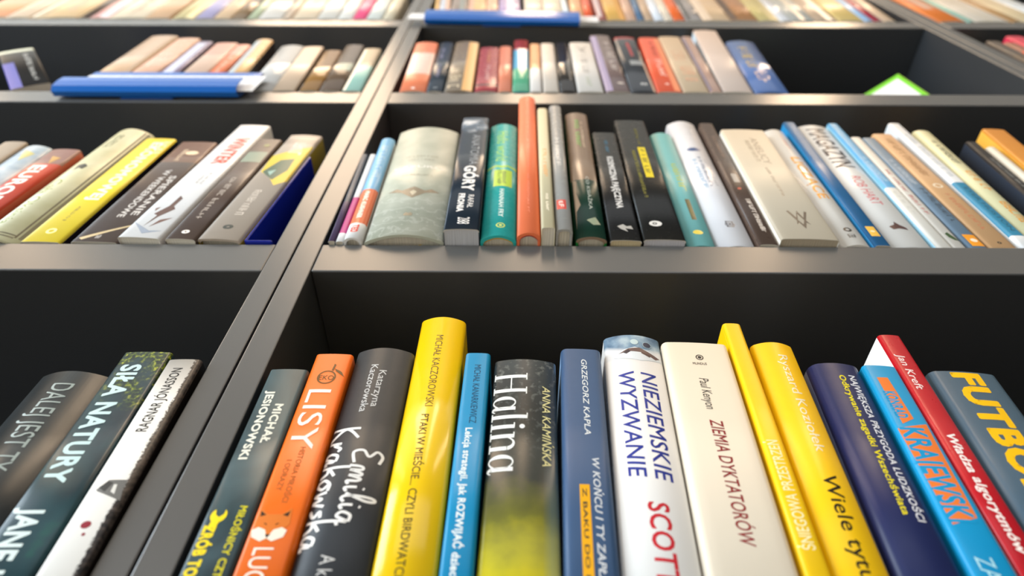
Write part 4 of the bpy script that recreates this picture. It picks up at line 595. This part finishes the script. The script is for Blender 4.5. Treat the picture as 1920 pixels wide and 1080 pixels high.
 ('p','#e2d3ba',(0.05058, -0.0013, 2.27088, -0.33251, 0.03218, 0.208),'vanilla paperback between milky cream and icy white ones in the top row','books on the top shelf of the middle bookcase',{'b': 1.2, 'g': 0.28},[]),
 ('p','#cfdade',(0.08314, -0.0013, 2.27088, -0.04773, 0.01056, 0.208),'icy white paperback between vanilla and melon ones in the top row','books on the top shelf of the middle bookcase',{'b': 1.2, 'g': 0.28},[]),
 ('p','#e3ab7c',(0.09401, -0.0013, 2.27147, 1.61289, 0.02084, 0.208),'melon paperback between icy white and scarlet ones in the top row','books on the top shelf of the middle bookcase',{'b': 1.2, 'g': 0.28},[]),
 ('p','#dc5a34',(0.11522, -0.0013, 2.27143, 2.12442, 0.0149, 0.208),'scarlet paperback between melon and dull red ones in the top row','books on the top shelf of the middle bookcase',{'b': 1.2, 'g': 0.28},[]),
 ('p','#a8645a',(0.13543, -0.0013, 2.27131, 1.6, 0.01545, 0.208),'dull red paperback between scarlet and mustard ones in the top row','books on the top shelf of the middle bookcase',{'b': 1, 'g': 0.28},[('R', 0.1, 0.55, 0.02, 0.9, '#c4b4b4')]),
 ('p','#d9ac5c',(0.15129, -0.0013, 2.27195, 2.0, 0.03054, 0.208),'mustard paperback between dull red and rosy beige ones in the top row','books on the top shelf of the middle bookcase',{'b': 0.8, 'g': 0.28},[('R', 0.66, 1, 0.02, 0.98, '#d39a44')]),
 ('p','#cda890',(0.18219, -0.0013, 2.27173, 2.8, 0.01739, 0.208),'rosy beige paperback between mustard and steel blue ones in the top row','books on the top shelf of the middle bookcase',{'b': 1.5, 'g': 0.28},[]),
 ('p','#51708f',(0.19996, -0.0013, 2.27157, 3.4, 0.01158, 0.208),'steel blue paperback between rosy beige and fawn ones in the top row','books on the top shelf of the middle bookcase',{'b': 1, 'g': 0.28},[]),
 ('p','#c4a88c',(0.21195, -0.0013, 2.27181, 3.7, 0.0144, 0.208),'fawn paperback between steel blue and bluish white ones in the top row','books on the top shelf of the middle bookcase',{'b': 0.8, 'g': 0.28},[]),
 ('p','#dbe3ec',(0.22678, -0.0013, 2.272, 3.8, 0.01684, 0.208),'bluish white paperback between fawn and thin cream ones in the top row','books on the top shelf of the middle bookcase',{'b': 1.5, 'g': 0.28},[]),
 ('p','#ded0bc',(0.24404, -0.0013, 2.27185, 3.8, 0.01461, 0.208),'thin cream paperback between bluish white and bright orange ones in the top row','books on the top shelf of the middle bookcase',{'b': 1, 'g': 0.28},[]),
 ('p','#e2682a',(0.25909, -0.0013, 2.27204, 3.8, 0.01751, 0.208),'bright orange paperback between thin cream and ash grey ones in the top row','books on the top shelf of the middle bookcase',{'b': 0.8, 'g': 0.28},[]),
 ('p','#a39a94',(0.27831, -0.0013, 2.27274, 3.8, 0.02804, 0.208),'ash grey paperback between bright orange and biscuit ones in the top row','books on the top shelf of the middle bookcase',{'b': 1.5, 'g': 0.12},[('R', 0.1, 0.3, 0.02, 0.98, '#4a4844')]),
 ('p','#d4b692',(0.30699, -0.0013, 2.27398, 4.0, 0.04447, 0.208),'biscuit paperback between ash grey and cinnamon ones in the top row','books on the top shelf of the middle bookcase',{'b': 1, 'g': 0.28},[('R', 0.0, 0.3, 0.02, 0.98, '#d9c4ac')]),
 ('p','#a97a50',(0.35197, -0.0013, 2.27411, 4.2, 0.04407, 0.208),'cinnamon paperback between biscuit and olive cream ones in the top row','books on the top shelf of the middle bookcase',{'b': 0.8, 'g': 0.28},[('R', 0.0, 0.25, 0.02, 0.98, '#5a4434'), ('K', 0.4, 0.8, 0.6, 0.4, '#c98a5c', 4, 3, 0.25)]),
 ('p','#c9b87c',(0.3965, -0.0013, 2.27358, 4.5, 0.03443, 0.208),'olive cream paperback between cinnamon and clean white ones in the top row','books on the top shelf of the middle bookcase',{'b': 1.5, 'g': 0.28},[('R', 0.5, 1, 0.02, 0.98, '#b4a56a')]),
 ('p','#e2e2e4',(0.43133, -0.0013, 2.27243, 5.0, 0.0178, 0.208),'clean white paperback between olive cream and stone grey ones in the top row','books on the top shelf of the middle bookcase',{'b': 1, 'g': 0.12},[]),
 ('p','#b4b4ac',(0.44974, -0.0013, 2.27451, 5.6, 0.03724, 0.208),'stone grey paperback between clean white and taupe ones in the top row','books on the top shelf of the middle bookcase',{'b': 0.8, 'g': 0.28},[('R', 0.4, 0.6, 0.02, 0.98, '#d8cbb4')]),
 ('p','#c2aa90',(0.4891, -0.0013, 2.27437, 5.6, 0.03574, 0.208),'taupe paperback between stone grey and sandy yellow ones in the top row','books on the top shelf of the middle bookcase',{'b': 1.5, 'g': 0.28},[('R', 0.5, 0.8, 0.02, 0.98, '#dcd0c0')]),
 ('p','#d8bd78',(0.52747, -0.0013, 2.27476, 5.6, 0.03974, 0.208),'sandy yellow paperback between taupe and baby blue ones in the top row','books on the top shelf of the middle bookcase',{'b': 1, 'g': 0.28},[]),
 ('p','#9fc0e2',(0.56754, -0.0013, 2.27223, 5.7, 0.01359, 0.208),'baby blue paperback between sandy yellow and maroon ones in the top row','books on the top shelf of the middle bookcase',{'b': 0.8, 'g': 0.28},[]),
 ('p','#a02c3c',(0.58161, -0.0013, 2.27259, 6.2, 0.01578, 0.208),'maroon paperback between baby blue and buff ones in the top row','books on the top shelf of the middle bookcase',{'b': 1.5, 'g': 0.28},[('R', 0.7, 1, 0.02, 0.98, '#3c4468')]),
 ('p','#d9bb9c',(0.59792, -0.0013, 2.27299, 6.4, 0.01892, 0.208),'slim buff paperback at the right end of the top row','books on the top shelf of the middle bookcase',{'b': 1, 'g': 0.28},[]),
 ('p','#e5813c',(0.688, -0.0013, 2.27276, 2.5, 0.043, 0.208),'tangerine paperback, leftmost in the top row of the right bookcase','books on the top shelf of the right bookcase',{'b': 1.2, 'g': 0.28},[('R', 0.35, 0.7, 0.02, 0.6, '#dcb8a0')]),
 ('p','#8fb5a4',(0.7345, -0.0013, 2.27153, 3.5, 0.01057, 0.208),'sea green paperback between tangerine and chalky ones in the top right row','books on the top shelf of the right bookcase',{'b': 1.2, 'g': 0.28},[]),
 ('p','#e4d9c8',(0.74752, -0.0013, 2.27422, 3.6, 0.05314, 0.208),'chalky paperback between sea green and caramel ones in the top right row','books on the top shelf of the right bookcase',{'b': 1.2, 'g': 0.28},[('R', 0.45, 0.5, 0.02, 0.98, '#cdbfa4')]),
 ('p','#b08a5c',(0.80559, -0.0013, 2.27184, 3.2, 0.01719, 0.208),'caramel paperback between chalky and wheat ones in the top right row','books on the top shelf of the right bookcase',{'b': 1.2, 'g': 0.28},[]),
 ('p','#e3cfa8',(0.82396, -0.0013, 2.27293, 3.0, 0.03922, 0.208),'wheat paperback between caramel and frosty ones in the top right row','books on the top shelf of the right bookcase',{'b': 1.2, 'g': 0.28},[]),
 ('p','#dfe6ea',(0.86362, -0.0013, 2.27268, 3.0, 0.03436, 0.208),'frosty paperback beside the wheat book in the top right row','books on the top shelf of the right bookcase',{'b': 1.2, 'g': 0.28},[]),
 ('p','#141210',(-0.6, -0.0013, 1.93726, -37.38165, 0.04185, 0.18258),'black paperback with dotted white lettering, tipped over and leaning left, alone, third left row up','books on the third shelf of the left bookcase',{'b': 0.6, 'g': 0.38, 'side': '#131a8a', 'bands': [(0, 0.06, '#cfcfb6')]},[('K', 0.15, 0.9, 0.72, 0.14, '#a8a8a4', 12, 3, 0.25), ('R', 0, 0.32, 0.35, 1.0, '#1a2396')]),
]
for bk in BOOKS: make_book(*bk)
# ------------------------------------------------------------------ smaller things
def plastic(hexc, rough=.18):
    k = ('plastic', hexc, rough)
    if k not in MATS: MATS[k] = new_mat('plastic', lin(hexc), rough, .55)[0]
    return MATS[k]
def profile_bm(prof, x0, x1, thick):
    """open (y, z) profile swept along x with a thickness"""
    bm = bmesh.new(); n = len(prof); nn = []
    for i in range(n):
        a, c = prof[max(0, i - 1)], prof[min(n - 1, i + 1)]; dy, dz = c[0] - a[0], c[1] - a[1]; l = math.hypot(dy, dz)
        nn.append((-dz / l * thick, dy / l * thick))
    S = []
    for x in (x0, x1):
        S.append([bm.verts.new((x, p[0], p[1])) for p in prof] + [bm.verts.new((x, p[0] + q[0], p[1] + q[1])) for p, q in zip(prof[::-1], nn[::-1])])
    m = len(S[0])
    for i in range(m): bm.faces.new((S[0][i], S[0][(i + 1) % m], S[1][(i + 1) % m], S[1][i]))
    for i in range(n - 1):
        bm.faces.new((S[0][i], S[0][m - 1 - i], S[0][m - 2 - i], S[0][i + 1])); bm.faces.new((S[1][i], S[1][i + 1], S[1][m - 2 - i], S[1][m - 1 - i]))
    bmesh.ops.recalc_face_normals(bm, faces=bm.faces[:])
    for f in bm.faces: f.smooth = False
    return bm
def shelf_sign(label, x0, x1, ztop, tilt, card, back, lipz, ctop):
    r = thing('shelf_sign', label, 'sign', ((x0 + x1) / 2, 0, ztop), (0, math.radians(tilt), 0), 'blue signs clipped to shelf fronts')
    w = (x1 - x0) / 2
    lip = [(-.0022, back), (-.0022, -.020), (-.004, -.0265), (-.009, -.0285), (-.0135, -.024), (-.0152, -.012), (-.0152, lipz)]
    link('sign_holder', profile_bm(lip, -w, w, .0012), plastic('#0f5fb4'), r)
    bm = bmesh.new(); add_box(bm, -w - card[0], w + card[1], -.0085, -.0079, -.022, ctop)
    link('paper_card', bm, paper('#eef0f2'), r)['label'] = 'white paper card'
    link('shelf_clip', box_bm(-.03, .03, -.0022, -.0004, -.028, -.004), plastic('#0c4c96'), r)
    return r
shelf_sign('blue sign holder with white card, clipped to the third shelf of the left bookcase', -0.530, -0.318, 1.2 + .7371, 0, (-.012, .016), .062, .0, .030)
shelf_sign('blue sign holder with white ends, clipped to the top shelf of the middle bookcase', -0.140, 0.103, 1.2 + 1.0607, 3.0, (.028, .030), .012, .004, .010)
# bookend leaning against the taupe hardcover
r = thing('bookend', 'dark blue plastic bookend propping the last book of the second row, left bookcase', 'bookend', (-0.2066, -0.002, 1.2 + .40365))
link('upright_plate', profile_bm([(0, 0), (0, .002)], 0, .001, .001), plastic('#101f8c', .15), r).hide_render = False
bpy.data.objects.remove([c for c in r.children][0])
def plate(a, b, y0, y1, thk, m, name, parent):
    """flat plate between two (x, z) points, rounded front corner"""
    bm = bmesh.new(); dx, dz = b[0] - a[0], b[1] - a[1]; l = math.hypot(dx, dz); nx, nz = dz / l * thk, -dx / l * thk
    vs = [bm.verts.new(p) for y in (y0, y1) for p in ((a[0], y, a[1]), (b[0], y, b[1]), (b[0] + nx, y, b[1] + nz), (a[0] + nx, y, a[1] + nz))]
    for f in ((0, 1, 2, 3), (7, 6, 5, 4), (0, 4, 5, 1), (1, 5, 6, 2), (2, 6, 7, 3), (3, 7, 4, 0)): bm.faces.new([vs[i] for i in f])
    bmesh.ops.recalc_face_normals(bm, faces=bm.faces[:]); bmesh.ops.bevel(bm, geom=bm.edges[:], offset=.0006, segments=2, affect='EDGES')
    return link(name, bm, m, parent)
BLUE = plastic('#14269c', .15)
plate((0.0008, 0.0012), (0.0115, 0.150), 0, .13, .0018, BLUE, 'upright_plate', r)
plate((0.0022, 0.0021), (0.0222, 0.0021), 0, .13, .0018, BLUE, 'base_plate', r)
# standing half-open leaflet
r = thing('folded_leaflet', 'white leaflet with green border standing half open on the empty third shelf', 'leaflet', (0.5162, 0.013, 1.2 + .7373))
GREEN, LIME, WHITE = ink('#6cc41e', .4), ink('#b9cf3c', .4), ink('#e9ebe8', .4)
for nm, dx, dy, col in (('left_leaf', -.036, .028, GREEN), ('right_leaf', .041, .0275, LIME)):
    l = math.hypot(dx, dy); ux, uy = dx / l, dy / l; W, H = .09, .113; sgn = 1 if dx > 0 else -1
    nx, ny = (uy * .0006, -ux * .0006) if dx > 0 else (-uy * .0006, ux * .0006)
    bm = bmesh.new()
    def pt(s, z, k): return bm.verts.new((ux * s + nx * k, uy * s + ny * k, z))
    for (s0, s1, z0, z1, k0, k1, mi) in ((0, W, 0, H, 0, 1, 0), (.005, W - .005, .005, H - .010, 1, 1.3, 1)):
        vs = [pt(s, z, k) for k in (k0, k1) for s, z in ((s0, z0), (s1, z0), (s1, z1), (s0, z1))]
        for f in ((0, 1, 2, 3), (7, 6, 5, 4), (0, 4, 5, 1), (1, 5, 6, 2), (2, 6, 7, 3), (3, 7, 4, 0)): bm.faces.new([vs[i] for i in f]).material_index = mi
    bmesh.ops.recalc_face_normals(bm, faces=bm.faces[:]); link(nm, bm, [col, WHITE], r)
